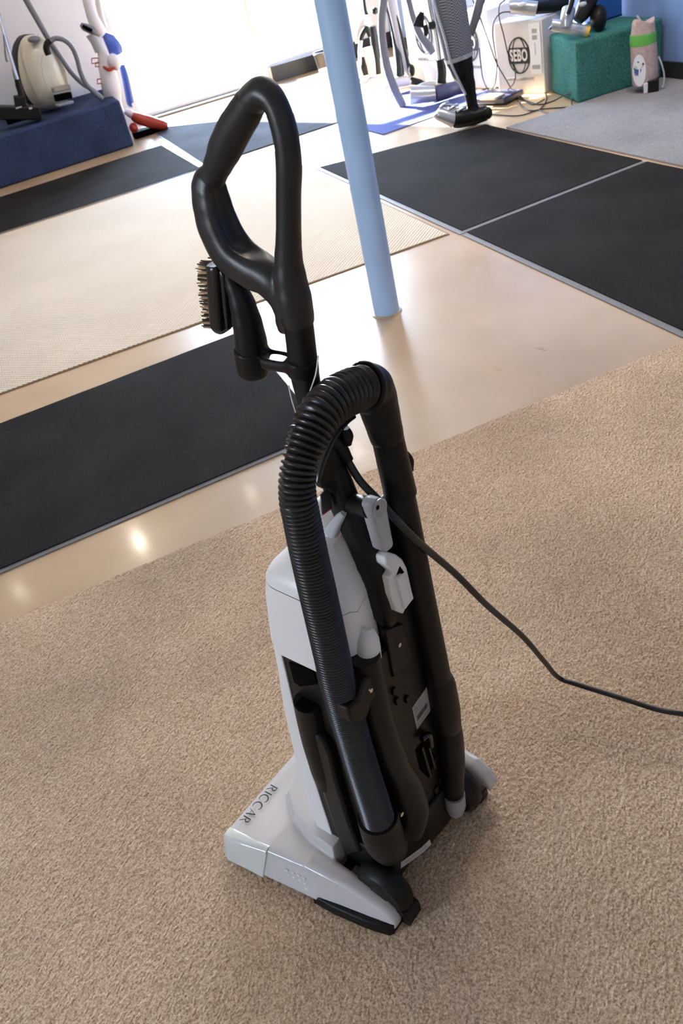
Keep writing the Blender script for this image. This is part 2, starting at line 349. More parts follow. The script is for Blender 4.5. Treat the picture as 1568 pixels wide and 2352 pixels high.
# glazed door
dr = MB(); fw = .035
dr.box((DX0+fw/2, Y1+.1, WT/2), (fw, .06, WT)); dr.box((DX1-fw/2, Y1+.1, WT/2), (fw, .06, WT))
dr.box(((DX0+DX1)/2, Y1+.1, .05), (DX1-DX0-2*fw, .05, .05)); dr.box(((DX0+DX1)/2, Y1+.1, WT-.07), (DX1-DX0-2*fw, .06, .14))
dr.box(((DX0+DX1)/2, Y1+.1, 2.45), (DX1-DX0-2*fw, .06, .08))
door = struct('door_1', dr, M['frame'], bevel=.006)
g = MB().box(((DX0+DX1)/2, Y1+.1, 1.24), (DX1-DX0-2*fw, .008, 2.36)); g.box(((DX0+DX1)/2, Y1+.1, 2.70), (DX1-DX0-2*fw, .008, .42))
g.build('pane', M['glass'], door, smooth=False)
MB().sweep([(DX1-.15, Y1+.03, .95), (DX1-.15, Y1+.0, 1.0), (DX1-.15, Y1, 1.4), (DX1-.15, Y1+.03, 1.45)], .012, 10).build('door_handle', M['silver'], door)
wn = MB(); fw = .05
wn.box((WX0+fw/2, Y1+.1, (WT+.16)/2), (fw, .06, WT-.16)); wn.box((WX1-fw/2, Y1+.1, (WT+.16)/2), (fw, .06, WT-.16))
wn.box(((WX0+WX1)/2, Y1+.1, .185), (WX1-WX0-2*fw, .06, fw)); wn.box(((WX0+WX1)/2, Y1+.1, WT-.025), (WX1-WX0-2*fw, .06, fw))
win = struct('window_1', wn, M['frame'], bevel=.005)
MB().box(((WX0+WX1)/2, Y1+.1, 1.6), (WX1-WX0-2*fw, .008, WT-.26)).build('pane', M['glass'], win, smooth=False)
for a, b, zc in ((DX0, DX1, WT/2), (WX0, WX1, WT/2)):      # sampling portals lying in the openings
    L_ = bpy.data.lights.new('window_portal', 'AREA'); L_.shape = 'RECTANGLE'; L_.size = b-a; L_.size_y = WT; L_.cycles.is_portal = True
    o = bpy.data.objects.new('window_portal', L_); COL.objects.link(o); o.location = ((a+b)/2, Y1+.22, zc); o.rotation_euler = (math.radians(-90), 0, 0)
tag(MB().box((0, 3, -.32), (70, 60, .1)).build('pavement', M['pave'], smooth=False), kind='structure')
# recessed ceiling lamps: the row whose reflections the concrete shows, and unseen lamps added to light the room
def lampspot(px, py):
    P = on_z(px, py); d = (P-CAMP).normalized(); d.z = -d.z; return P+d*(CEIL/d.z)
l1 = lampspot(320, 1245); l2 = lampspot(585, 1150); step = l2.x-l1.x
k = 0
for row, yy in enumerate((l1.y, l1.y-3.6, l1.y-7.2)):
    for i in range(-3, 4 if row else 3):
        x = l1.x+step*i
        if row == 0 and i in (0, 1): where = 'whose glint lies on the concrete strip, ' + ('left' if i == 0 else 'right') + ' one of two'
        elif row == 0 and i == -1: where = 'whose faint glint shows at the left edge of the frame'
        else: where = None
        lp = thing('ceiling_lamp', 'round recessed ceiling lamp ' + (where or 'added overhead, outside the frame, to light the room'), 'lamp', (x, yy, CEIL), group='recessed ceiling lamps')
        q_ = 1 if row == 0 else 4
        MB().lathe([(.041*q_, -.004), (.041*q_+.044, -.006), (.041*q_+.049, 0), (.041*q_, 0)], 24).build('trim_ring', M['frame'], lp)
        MB().lathe([(.0, -.003), (.040*q_, -.003)], 24, caps=False).build('lens', M['lamp'] if (row, i) == (0, 0) else M['lampdim'], lp)
        ld = bpy.data.lights.new('lamp_light', 'AREA'); ld.shape = 'DISK'; ld.size = .075*(1 if row == 0 else 4); ld.energy = LAMP_W*(2.2 if (row, i) == (0, 0) else .45 if row == 0 else (4.0 if row == 1 and i >= 2 else .45 if row == 1 else .12)); ld.color = LAMPC  # right-hand lamps of the middle row raised as fill for the carpet there
        lo = bpy.data.objects.new('lamp_light', ld); COL.objects.link(lo); lo.parent = lp; lo.location = (0, 0, -.012)
# pole
PB = on_z(897, 700); PB = Vector((1.327, 3.455, 0)); PR = .0605
pole = thing('support_pole', 'sky-blue painted round steel pole standing on bare concrete', 'pole', PB)
MB().lathe([(PR, 0.0), (PR, .9), (PR, 1.8), (PR, CEIL-.01)], 40).build('shaft', M['pole'], pole)
MB().lathe([(PR+.012, 0), (PR+.010, .004), (PR, .007)], 40).build('caulk_ring', M['concrete'], pole)

# ================================================================== carpet and mats
def noise_slab(name, x0, x1, y0, y1, h, cell, amp, mat, parent=None, lean=0.0):
    nx, ny = int((x1-x0)/cell)+1, int((y1-y0)/cell)+1
    rnd = random.Random(3); v = []; f = []
    for j in range(ny+1):
        for i in range(nx+1):
            e = 1.0 if (0 < i < nx and 0 < j < ny) else 0.0
            v.append((x0+(x1-x0)*i/nx+rnd.uniform(-.42, .42)*cell*e, y0+(y1-y0)*j/ny+rnd.uniform(-.42, .42)*cell*(e if j < ny else 0)+(rnd.uniform(-.5, .7)*cell if j == ny else 0), h+rnd.uniform(-amp, amp)*(1 if e else .4)))
    W = nx+1
    for j in range(ny):
        for i in range(nx): f.append((j*W+i, j*W+i+1, (j+1)*W+i+1, (j+1)*W+i))
    n = len(v); rim = [i for i in range(W)]+[j*W+nx for j in range(1, ny+1)]+[ny*W+i for i in range(nx-1, -1, -1)]+[j*W for j in range(ny-1, 0, -1)]
    for q in rim: v.append((v[q][0], v[q][1], .0004))
    for i in range(len(rim)): f.append((rim[i], n+i, n+(i+1) % len(rim), rim[(i+1) % len(rim)]))
    m = MB(); m.v = v; m.f = f
    return m.build(name, mat, parent, smooth=False)
CY1 = 2.288
cp = noise_slab('carpet', -.72, 2.2, .35, CY1, .006, .0055, .0011, M['carpet'])
tag(cp, 'sandy beige cut-pile carpet in the foreground under the main upright vacuum', 'carpet')
rest = MB(); hh = .006
rest.box(((X0-.72)/2, (Y0+CY1)/2, hh/2), (-.72-X0, CY1-Y0, hh)); rest.box(((2.2+X1)/2-.012, (Y0+CY1)/2, hh/2), (X1-2.2-.03, CY1-Y0, hh)); rest.box((.74, (Y0+.35)/2, hh/2), (2.92, .35-Y0, hh))
rest.build('carpet_surround', M['carpet'], cp, smooth=False)
def quad_mat(name, label, cat, poly, h, pile, border=None, bw=.03, sides=(0, 1, 2, 3), pile_name='pile'):
    c = sum((Vector((*p, 0)) for p in poly), Vector())/4
    t = thing(name, label, cat, c)
    P = [Vector((*p, 0))-c for p in poly]; n = 4
    if border:
        MB().prism(P, (0, 0, h*.55)).build('border', border, t, smooth=False, bevel=.0015)
        Q = []
        for i in range(4):
            a, b, d = P[i-1], P[i], P[(i+1) % 4]
            q = b.copy()
            if i in sides: q += (a-b).normalized()*bw            # side i runs from P[i] to P[i+1]
            if (i-1) % 4 in sides: q += (d-b).normalized()*bw
            Q.append(q)
        P = Q
    m = MB(); K = 28; rnd = random.Random(len(label)); vs = []
    for j in range(K+1):
        for i in range(K+1):
            a = P[0].lerp(P[1], i/K); b = P[3].lerp(P[2], i/K); p = a.lerp(b, j/K)
            p.z = h+rnd.uniform(-.0006, .0006); vs.append(p)
    fs = [(j*(K+1)+i, j*(K+1)+i+1, (j+1)*(K+1)+i+1, (j+1)*(K+1)+i) for j in range(K) for i in range(K)]
    rim = list(range(K+1))+[j*(K+1)+K for j in range(1, K+1)]+[K*(K+1)+i for i in range(K-1, -1, -1)]+[j*(K+1) for j in range(K-1, 0, -1)]
    b0 = len(vs); vs += [Vector((vs[q].x, vs[q].y, .0008)) for q in rim]
    fs += [(rim[i], b0+i, b0+(i+1) % len(rim), rim[(i+1) % len(rim)]) for i in range(len(rim))]
    m.add(vs, fs).build(pile_name, pile, t, smooth=False); return t
def fp(px, py): p = on_z(px, py); return (p.x, p.y)
A_ = fp(0, 1325); B_ = fp(650, 1040)
quad_mat('floor_mat', 'black runner mat on concrete nearest the beige carpet, left of the vacuum', 'mat',
         [(-2.2, 2.50), (.68, 2.625), (.705, 3.82), (-2.2, 3.70)], .010, M['mat'], M['rubber'], .022, (0,))
quad_mat('waffle_rug', 'large cream waffle-weave rug behind the blue pole and the black runner', 'rug',
         [(-2.4, 4.125), (2.025, 4.11), (2.022, 7.33), (-2.4, 7.33)], .007, M['rug'], M['hem'], .012, (0, 1, 2, 3), 'weave')
quad_mat('floor_mat', 'black mat lying between the cream rug and the navy carpeted platform', 'mat',
         [(-2.4, 7.37), (1.42, 7.40), (1.385, 8.86), (-2.4, 8.66)], .009, M['mat'], M['rubber'], .02, (0,))
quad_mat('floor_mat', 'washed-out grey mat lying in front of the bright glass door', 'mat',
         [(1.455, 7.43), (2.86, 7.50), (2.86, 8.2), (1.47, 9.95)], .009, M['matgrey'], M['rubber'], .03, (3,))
quad_mat('floor_mat', 'rear black mat with grey rubber edging, touching the pale grey carpet', 'mat',
         [(2.055, 4.05), (3.345, 4.13), (3.33, 5.93), (2.05, 6.26)], .010, M['mat'], M['rubber'], .034, (0, 3))
quad_mat('floor_mat', 'front black mat with grey rubber edging at the right, nearest the beige carpet', 'mat',
         [(2.055, 2.315), (3.40, 2.315), (3.345, 4.12), (2.06, 4.04)], .010, M['mat'], M['rubber'], .034, (0, 3))
quad_mat('floor_mat', 'dark blue mat partly in sunlight under the group of display vacuums', 'mat',
         [(2.79, 6.60), (3.31, 6.67), (4.0, 6.62), (3.95, 7.80)][:0] or [(2.78, 6.60), (3.98, 6.70), (3.75, 7.85), (2.72, 7.85)], .008, M['bmat'], None)
gc = quad_mat('grey_carpet', 'pale grey carpet strip along the blue wall at the right', 'carpet',
         [(3.42, 2.33), (4.69, 2.33), (4.69, 5.66), (3.36, 5.68)], .012, M['gcarpet'], None)

# ================================================================== display at the left
class Bk:
    def __init__(s, b):
        s.b = Vector(b); s.h = Vector((b[0], b[1], 0)).normalized(); s.e = Vector((s.h.y, -s.h.x, 0)); s.z = Vector((0, 0, 1))
    def __call__(s, px, py, dd=0.0): return on_plane(px, py, s.b+s.h*dd, s.h)-s.b
    def w(s, lst, dd=0.0):
        P = [s(q[0], q[1], dd+(q[3] if len(q) > 3 else 0)) for q in lst]; return P, [q[2]/2/ppm(p+s.b) for p, q in zip(P, lst)]
    def px(s, n): return n/ppm(s.b+Vector((0, 0, .3)))
PZ = .44
pf = MB(); pf.hexa([Vector(q) for q in ((-2.2, 9.04, 0), (1.185, 9.29, 0), (1.215, 10.45, 0), (-2.2, 10.45, 0))], [Vector(q) for q in ((-2.2, 9.04, PZ), (1.185, 9.29, PZ), (1.215, 10.45, PZ), (-2.2, 10.45, PZ))])
plat = thing('display_platform', 'long navy carpeted display platform against the white wall at the left', 'platform', (0, 0, 0))
pf.build('carpet_cover', M['bcarpet'], plat, bevel=.025, seg=3)

# canister vacuum standing on end
K = Bk((.62, 9.80, PZ))
can = thing('canister_vacuum', 'cream canister vacuum standing on end on the navy platform', 'vacuum', K.b)
top, bot = K(80, 76), K(127, 254)
ax = (top-bot).normalized(); n_ = (K.e*.50-K.h*.86); n_ = (n_-ax*n_.dot(ax)).normalized(); s_ = ax.cross(n_)
c_ = (top+bot)/2; hl = (top-bot).length/2; hw = K.px(51)
def egg(scale, off, nn=36):
    o = []
    for j in range(nn):
        t = 2*math.pi*j/nn; y = math.cos(t); x = math.sin(t)
        o.append(c_+ax*(y*hl*scale*.98)+s_*(math.copysign(abs(x)**.8, x)*hw*scale*(1.0-.12*y))+n_*off)
    return o
D = K.px(40)
MB().loft([egg(.93, -D*1.5), egg(1.0, -D*1.2), egg(1.0, -D*.65)]).build('base_shell', M['black'], can)
MB().loft([egg(.985, -D*.66), egg(.985, -D*.2), egg(.955, D*.25), egg(.86, D*.62), egg(.70, D*.86), egg(.45, D*.98), egg(.15, D)]).build('top_cover', M['cream'], can)
MB().loft([egg(.60, D*.88), egg(.58, D*.945), egg(.30, D*1.03), egg(.08, D*1.045)]).build('bag_lid', M['cream'], can)
hd = c_+ax*hl*.80
MB().ell(K(78, 90, -.16), (hw*.30, hl*.085, D*.25), ax=(s_, ax, n_)).build('carry_handle_recess', M['hosegrey'], can)
sp = c_+ax*hl*.55-s_*hw*.3
bq = K(140, 203, -.27)
MB().box(bq, (K.px(44), hl*.14, .05), ax=(s_, ax, n_)).build('trim_panel', plain('beige_trim', (.25, .22, .16), .35), can, bevel=.008)
MB().box(K(145, 222, -.26), (K.px(42), hl*.17, .05), ax=(s_, ax, n_)).build('exhaust_grille', M['dark'], can, bevel=.008)
MB().box(K(148, 238, -.22), (K.px(42), hl*.08, .06), ax=(s_, ax, n_)).build('bumper', M['grey'], can, bevel=.008)
P, R = K.w([(112, 126, 15), (107, 112, 16), (109, 100, 15), (116, 94, 13)], -.33)
MB().sweep(P, R, 14).build('hose_socket', M['black'], can)
P, R = K.w([(116, 95, 12), (127, 88, 11), (147, 92, 11), (165, 108, 11), (177, 135, 11), (185, 165, 11), (196, 190, 11), (212, 208, 11), (228, 222, 12), (236, 228, 11)], -.33)
hs = MB().sweep(P, R, 12).build('hose', M['hosegrey'], can)
P, R = K.w([(232, 224, 11), (212, 206, 11), (190, 192, 11), (165, 168, 11), (145, 140, 11), (122, 106, 12), (104, 77, 13), (82, 38, 14), (60, 0, 14), (30, -55, 14), (5, -100, 14)], -.13)
MB().sweep(P, R, 12).build('hose', M['hosegrey'], can)

# floor tool and wand leaning beside it
K = Bk((.12, 9.42, PZ))
ft = thing('floor_tool', 'dark floor tool on a chrome wand leaning beside the cream canister', 'floor tool', K.b)
P, R = K.w([(-25, -40, 7, .25), (0, 45, 8, .2), (20, 115, 8, .1), (41, 185, 9)]); MB().sweep(P, R, 12, k=3).build('wand', M['chrome'], ft)
P, R = K.w([(8, 80, 3, .1), (13, 130, 4, .1), (17, 142, 5, .1)]); MB().sweep(P, R, 8, k=3).build('wand_clip', M['hosegrey'], ft)
P, R = K.w([(39, 182, 12), (43, 198, 14), (48, 212, 15), (50, 228, 19)]); MB().sweep(P, R, 14).build('neck', M['black'], ft)
h_ = MB(); a, b = K(-4, 258), K(92, 258); dv = (b-a); q = K.px(14)
h_.box((a+b)/2+Vector((0, 0, 0)), (dv.length, .20, q*2), ax=(dv.normalized(), K.h, dv.normalized().cross(K.h)))
h_.box(K(47, 238), (K.px(26), .12, K.px(34)), ax=(dv.normalized(), K.h, dv.normalized().cross(K.h)))
h_.build('nozzle_head', M['black'], ft, bevel=.012)
m_ = MB().box(K(45, 268)+Vector((0, 0, -.01)), (dv.length*.7, .12, K.px(12))); m_.build('brush_strip', M['dark'], ft)
for a_ in ((70, 249, 7, 4), (43, 247, 14, 3)): MB().box(K(a_[0], a_[1], -.105), (K.px(a_[2]), .006, K.px(a_[3]))).build('print_mark', M['grey'], ft, smooth=False)

# white, blue and red upright by the door
K = Bk((1.46, 9.70, 0))
sv = thing('upright_vacuum', 'white, blue and red upright vacuum standing beside the glass door', 'vacuum', K.b)
P, R = K.w([(196, -30, 30), (205, 10, 26), (213, 40, 27), (224, 66, 30), (235, 84, 24)]); MB().sweep(P, R, 16).build('hand_unit', M['pinkwhite'], sv)
P, R = K.w([(222, -20, 14, .06), (229, 30, 16, .06), (238, 66, 18, .06)]); MB().sweep(P, R, 12).build('side_shell', M['white'], sv)
P, R = K.w([(188, 60, 11, -.05), (196, 66, 17, -.06), (212, 73, 18, -.05), (226, 84, 15, -.02)]); MB().sweep(P, R, 14).build('dust_cup_mouth', M['hosegrey'], sv)
P, R = K.w([(192, 64, 8, -.09), (203, 70, 9, -.11), (212, 74, 8, -.10)]); MB().sweep(P, R, 10).build('mouth_opening', M['dark'], sv)
P, R = K.w([(213, 80, 32), (224, 102, 27), (231, 122, 24)]); MB().sweep(P, R, 16).build('dust_cup', M['grey'], sv)
P, R = K.w([(240, 84, 20, .05), (252, 98, 36, .05), (264, 114, 36, .05), (270, 128, 30, .05)]); MB().sweep(P, R, 18).build('blue_canister', M['blue'], sv)
P, R = K.w([(228, 92, 20), (238, 125, 26), (247, 165, 38), (256, 205, 42), (266, 245, 30), (281, 275, 22)]); MB().sweep(P, R, 16).build('body_tube', M['pinkwhite'], sv)
P, R = K.w([(281, 152, 13, .05), (290, 185, 17, .05), (300, 235, 18, .05), (303, 241, 17, .05)]); MB().sweep(P, R, 14).build('blue_filter_tube', M['blue'], sv)
MB().ell(K(263, 146, -.08), (K.px(14), .06, K.px(17)), ax=(K.e, K.h, K.z)).build('wheel_dial', M['pinkwhite'], sv)
P, R = K.w([(238, 156, 5, -.1), (252, 164, 8, -.12), (266, 158, 5, -.12)]); MB().sweep(P, R, 8).build('red_latch', M['red'], sv)
for (px, py, s) in ((219, 143, 9), (226, 152, 7), (231, 190, 8)):
    m_ = MB().sweep([K(px-s*.8, py-s*.6, -.04), K(px+s*.8, py-s*.7, -.04), K(px+s*.8, py+s*.6, -.04), K(px-s*.8, py+s*.7, -.04), K(px-s*.8, py-s*.6, -.04)], K.px(1.3), 6, k=1); m_.build('hook', M['red'], sv)
P, R = K.w([(288, 258, 14), (300, 264, 18), (312, 272, 17)]); MB().sweep(P, R, 12).build('swivel_joint', M['pinkwhite'], sv)
P, R = K.w([(305, 268, 18, -.1), (318, 275, 25, -.1), (345, 283, 26, -.1), (372, 290, 22, -.1), (386, 292, 14, -.1)]); MB().sweep(P, R, 16).build('nozzle_head', M['red'], sv)
MB().ell(K(308, 297, -.12), (K.px(10), .06, K.px(11)), ax=(K.e, K.h, K.z)).build('wheel', M['red'], sv)
m_ = MB().box(K(345, 303, -.04), (K.px(80), .16, K.px(14))); m_.build('nozzle_base', M['dark'], sv, bevel=.01)

# ================================================================== display at the right
K = Bk((3.72, 10.22, 0))
bk = thing('bucket', 'small grey bucket standing by the black baseboard behind the blue pole', 'bucket', K.b)
r = K.px(21); M['bucketgrey'] = plain('dark_grey_bucket_plastic', (.06, .06, .063), .5); MB().lathe([(r*.72, 0), (r*.78, .02), (r, .185), (r*1.05, .19), (r*1.05, .21), (r*.96, .21), (r*.90, .19), (r*.70, .03)], 28).build('tub', M['bucketgrey'], bk)
MB().sweep([Vector((-r*1.02, 0, .19)), Vector((-r*.9, -r*.5, .20)), Vector((0, -r*1.08, .195)), Vector((r*.9, -r*.5, .20)), Vector((r*1.02, 0, .19))], .006, 8).build('bail_handle', M['hosegrey'], bk)
K = Bk((3.47, 9.42, 0))
bx = thing('carton', 'little white carton on the sunlit floor just left of the pole', 'box', K.b)
MB().box((0, 0, .075), (.17, .15, .15), .3).build('box_body', M['carton'], bx, bevel=.004)

# SEBO cartons in a row along the wall
def carton(o, cdir, wd, h, label, dep=.42, ez=.29, eoff=0.0, ER=.115):
    o = Vector((*o, 0)); cdir = Vector((*cdir, 0)).normalized(); cn = Vector((-cdir.y, cdir.x, 0)); cn = cn if cn.x < 0 else -cn
    t = thing('carton', label, 'box', o+cdir*wd/2)
    rz = math.atan2(cdir.y, cdir.x); t['rz'] = rz
    MB().box(-cn*dep/2+Vector((0, 0, h/2)), (wd, dep, h), rz).build('box_body', M['carton'], t, bevel=.006)
    MB().box(-cn*dep/2+Vector((0, 0, h+.001)), (wd*.98, .012, .002), rz).build('lid_seam', M['inkg'], t, smooth=False)
    x = -cdir; c = cn*.003+x*eoff+Vector((0, 0, ez))
    m = MB()
    ring = lambda rx, ry: [c+x*(rx*math.cos(a))+Vector((0, 0, ry*math.sin(a))) for a in [2*math.pi*i/40 for i in range(41)]]
    m.sweep(ring(ER*.90, ER*1.12), .0055, 6, k=1); m.sweep(ring(ER*.55, ER*1.12), .0035, 6, k=1)
    for q in (-1, 1):
        zz = q*.052; m.box(c+Vector((0, 0, zz)), (ER*1.70, .009, .010), rz)
    m.build('globe_emblem', M['ink'], t)
    MB().box(c, (ER*1.72, .006, .100), rz).build('emblem_band', M['ink'], t, smooth=False)
    textmesh('lettering', 'SEBO', .118, M['carton'], t, frame4(c+cn*.005, x, (0, 0, 1)) @ Matrix.Diagonal((.60, 1, 1, 1)), .0015, .0035, 1.06)
    textmesh('lettering', 'MADE IN GERMANY', .030, M['inkg'], t, frame4(c-Vector((0, 0, ER*1.5)), x, (0, 0, 1)), .0015)
    return t, cdir, cn, rz
ca, cdir, cn, rz_ = carton((4.083, 6.263), (-.36, .933), .46, .53, 'white SEBO carton next to the green box, under the silver power head', eoff=.0, ez=.285)
MB().box(cn*.008-cdir*.165+Vector((0, 0, .33)), (.105, .004, .36), rz_).build('paper_label', M['paper'], ca, smooth=False)
for zz, hh, ww in ((.455, .03, .045), (.41, .03, .045), (.33, .09, .006), (.20, .03, .075)): MB().box(cn*.0105-cdir*.165+Vector((0, 0, zz)), (ww, .002, hh), rz_).build('label_print', M['inkg'], ca, smooth=False)
carton((4.00, 6.92), (-.20, .98), .52, .60, 'white SEBO carton half hidden behind the grey mesh-bag upright', ez=.36, ER=.125)
carton((3.90, 7.56), (-.16, .98), .56, .80, 'white SEBO carton farthest left, behind the grey hose and chrome tubes', ez=.43, ER=.14)

# green display box, panel, bag, hand vacuum
gb = thing('display_box', 'green carpeted display box against the blue wall', 'display box')
g4 = [Vector(q) for q in ((3.985, 5.685, 0), (4.69, 5.62, 0), (4.69, 6.19, 0), (4.13, 6.25, 0))]
MB().prism(g4, (0, 0, .415)).build('carpet_cover', M['green'], gb, bevel=.022, seg=3)
pn = thing('blue_board', 'deep blue board standing on the green box behind the small black vacuum', 'board', (4.57, 6.12, .416))
MB().box((0, 0, .5), (.24, .06, 1.0)).build('panel', M['bluepanel'], pn, bevel=.004)
MB().box((0, .02, .006), (.245, .10, .012)).build('foot', M['bluepanel'], pn)

K = Bk((4.385, 5.43, .012)); 
bg_ = thing('drawstring_bag', 'pink-beige drawstring bag with green ribbon and dog emblem by the green box', 'bag', K.b)
W = K.px(30); H0, H1 = .045, K(1470, 95).z
rings = []
for f_, sx in ((0, .90), (.04, .98), (.3, 1.0), (.6, .98), (.9, .96), (1.0, .93)):
    zz = H0+(H1-H0)*f_; rings.append([Vector((0, 0, zz))+K.e*(W*sx*math.cos(a))+K.h*(W*.85*sx*math.sin(a))+K.e*(-K.px(6)*(f_)) for a in [2*math.pi*i/28 for i in range(28)]])
MB().loft(rings).build('cloth_body', M['bag'], bg_)
def bring(sx, zz, wob=0): return [Vector((0, 0, zz+wob*math.sin(a*3+.6)))+K.e*(W*sx*math.cos(a)-K.px(6.5))+K.h*(W*.85*sx*math.sin(a)) for a in [2*math.pi*i/28 for i in range(28)]]
MB().loft([bring(.965, H1-.02), bring(.975, H1+.0), bring(.955, H1+.045), bring(.945, H1+.05)]).build('ribbon_band', M['lime'], bg_)
MB().loft([bring(.90, H1+.04), bring(.86, H1+.08, .005), bring(.80, H1+.125, .014), bring(.30, H1+.120, .006)]).build('gathered_top', M['bag'], bg_)
P, R = K.w([(1484, 83, 5), (1478, 64, 5), (1470, 48, 5), (1462, 36, 5)], .05); MB().sweep(P, R, 8).build('drawstring', M['grey'], bg_)
P, R = K.w([(1512, 130, 4), (1520, 150, 4), (1525, 175, 4), (1523, 195, 4), (1520, 201, 6)], -.02); MB().sweep(P, R, 8).build('drawstring', M['grey'], bg_)
def onbag(px, py, dd=.0):
    p = K(px, py, -.15); q = p+K.b; d = (q-CAMP).normalized(); best = p
    for i in range(400):
        r_ = q+d*(i*.001-.1)-K.b; a = r_.dot(K.e)+K.px(6)*max(0, min(1, (r_.z-H0)/(H1-H0))); b = r_.dot(K.h)
        if (a/W)**2+(b/(W*.85))**2 < (1.0+dd)**2: return r_-K.h*.0
    return best
def patch(name, outl, mat, dd):
    pts = [onbag(x, y, dd) for x, y in outl]; c = onbag(sum(p[0] for p in outl)/len(outl), sum(p[1] for p in outl)/len(outl), dd)
    n = len(pts); return MB().add(pts+[c], [(i, (i+1) % n, n) for i in range(n)]).build(name, mat, bg_)
def oval(cx, cy, a, b, n=24): return [(cx+a*math.cos(2*math.pi*i/n), cy+b*math.sin(2*math.pi*i/n)) for i in range(n)]
patch('emblem_oval', oval(1467.5, 162, 15.5, 37), M['paper'], .035)
patch('emblem_dog_head', oval(1465.5, 146, 9.5, 13)[:0] or [(1456, 140), (1460, 132), (1467, 130), (1473, 135), (1477, 143), (1478, 149), (1475, 155), (1469, 158), (1462, 161), (1457, 155), (1454, 148)], plain('pale_dog', (.50, .55, .45), .7), .022)
patch('emblem_bandana', [(1454, 155), (1461, 160), (1468, 159), (1473, 158), (1471, 167), (1464, 175), (1457, 168)], plain('bandana_blue', (.04, .10, .34), .6), .03)
patch('emblem_eye', oval(1465, 143, 2, 2, 8), M['ink'], .04); patch('emblem_nose', oval(1476.5, 147, 2.4, 3, 8), M['ink'], .04)
MB().box(K.e*W*.55+Vector((0, 0, .04))-K.h*.02, (W*.85, W*1.3, .085), math.atan2(K.e.y, K.e.x)).build('foot', M['black'], bg_, bevel=.008)
MB().box(K.e*W*.02+Vector((0, 0, .035))-K.h*W*.7, (W*.32, .05, .07), math.atan2(K.e.y, K.e.x)).build('tag', M['pinkwhite'], bg_, bevel=.006)

K = Bk((4.06, 5.87, .416))
mv = thing('hand_vacuum', 'small silver and black vacuum resting on the green carpeted box', 'vacuum', K.b)
P, R = K.w([(1268, 62, 22), (1274, 62, 25), (1330, 73, 25), (1352, 78, 23)], -.05); MB().sweep(P, R, 18, k=2).build('roller_cover', M['silver'], mv)
P, R = K.w([(1340, 75, 24, -.05), (1352, 78, 24, -.05)]); MB().sweep(P, R, 16, k=1).build('end_cap', M['yellow'], mv)
P, R = K.w([(1300, 68, 18, -.10), (1302, 45, 30, -.07), (1306, 28, 32, -.03)]); MB().sweep(P, R, 18).build('front_yoke', M['silver'], mv)
P, R = K.w([(1304, 36, 10, -.13), (1312, 12, 12, -.10), (1320, -25, 14, -.05)]); MB().sweep(P, R, 12).build('neck', M['black'], mv)
P, R = K.w([(1325, 52, 26, .05), (1342, 25, 40, .08), (1352, -5, 48, .10), (1360, -40, 50, .1)]); MB().sweep(P, R, 18).build('motor_body', M['blackg'], mv)
MB().ell(K(1374, 46, .09), (K.px(20), .10, K.px(28)), ax=(K.e, K.h, K.z)).build('wheel', M['black'], mv)
MB().ell(K(1338, 14, -.13), (K.px(9), .03, K.px(5)), ax=(K.e, K.h, K.z)).build('badge', M['grey'], mv)

K = Bk((4.14, 6.43, .532))
ph = thing('power_head', 'silver-fronted black power head lying on the white carton', 'vacuum head', K.b)
P, R = K.w([(1170, 18, 28, -.1), (1178, 18, 30, -.1), (1222, 22, 31, -.1), (1232, 23, 30, -.1)]); MB().sweep(P, R, 18, k=2).build('front_roll', M['silver'], ph)
P, R = K.w([(1228, 20, 28, -.06), (1265, 15, 30, 0), (1300, 5, 30, .05)]); MB().sweep(P, R, 16, pw=3).build('body', M['blackg'], ph)
P, R = K.w([(1190, 4, 12, 0), (1230, 0, 18, 0), (1280, -6, 24, .05)]); MB().sweep(P, R, 14).build('cover', M['navy'], ph)
MB().ell(K(1199, 12, -.19), (K.px(11), .03, K.px(4)), ax=(K.e, K.h, K.z)).build('lamp_lens', M['paper'], ph)

# front upright with grey mesh bag
K = Bk((3.20, 6.09, 0))
uv = thing('upright_vacuum', 'upright vacuum with grey mesh bag and black foot, in front of the cartons', 'vacuum', K.b)
P, R = K.w([(1018, -70, 76), (1026, -20, 77), (1036, 40, 76), (1048, 100, 70), (1054, 137, 66)]); MB().sweep(P, R, 26, flat=.8, ref=K.h).build('mesh_bag', M['meshbag'], uv)
P, R = K.w([(1053, 132, 68), (1055, 141, 66)]); MB().sweep(P, R, 26, k=1, flat=.8, ref=K.h).build('bag_collar', M['silver'], uv)
P, R = K.w([(1055, 140, 63), (1062, 165, 52), (1073, 195, 36), (1080, 220, 27), (1085, 250, 24)]); MB().sweep(P, R, 22, flat=.8, ref=K.h).build('lower_body', M['black'], uv)
P, R = K.w([(983, -60, 5), (1000, 20, 6), (1022, 95, 6), (1036, 150, 6), (1054, 190, 5), (1070, 222, 4)], -.10); MB().sweep(P, R, 10).build('side_rail', M['silver'], uv)
P, R = K.w([(1085, 248, 26), (1090, 262, 28)]); MB().sweep(P, R, 16).build('swivel_joint', M['black'], uv)
P, R = K.w([(1003, 262, 22, -.05), (1008, 265, 30, -.05), (1040, 278, 34, -.05), (1046, 281, 32, -.05)]); MB().sweep(P, R, 20, k=2).build('roller_cover', M['silver'], uv)
P, R = K.w([(1042, 278, 36, -.05), (1056, 278, 38, -.04), (1085, 272, 38, 0), (1112, 265, 34, 0), (1122, 263, 24, 0)]); MB().sweep(P, R, 18).build('motor_housing', M['black'], uv)
MB().ell(K(1121, 264, -.1), (K.px(10), .04, K.px(13)), ax=(K.e, K.h, K.z)).build('wheel', M['black'], uv)
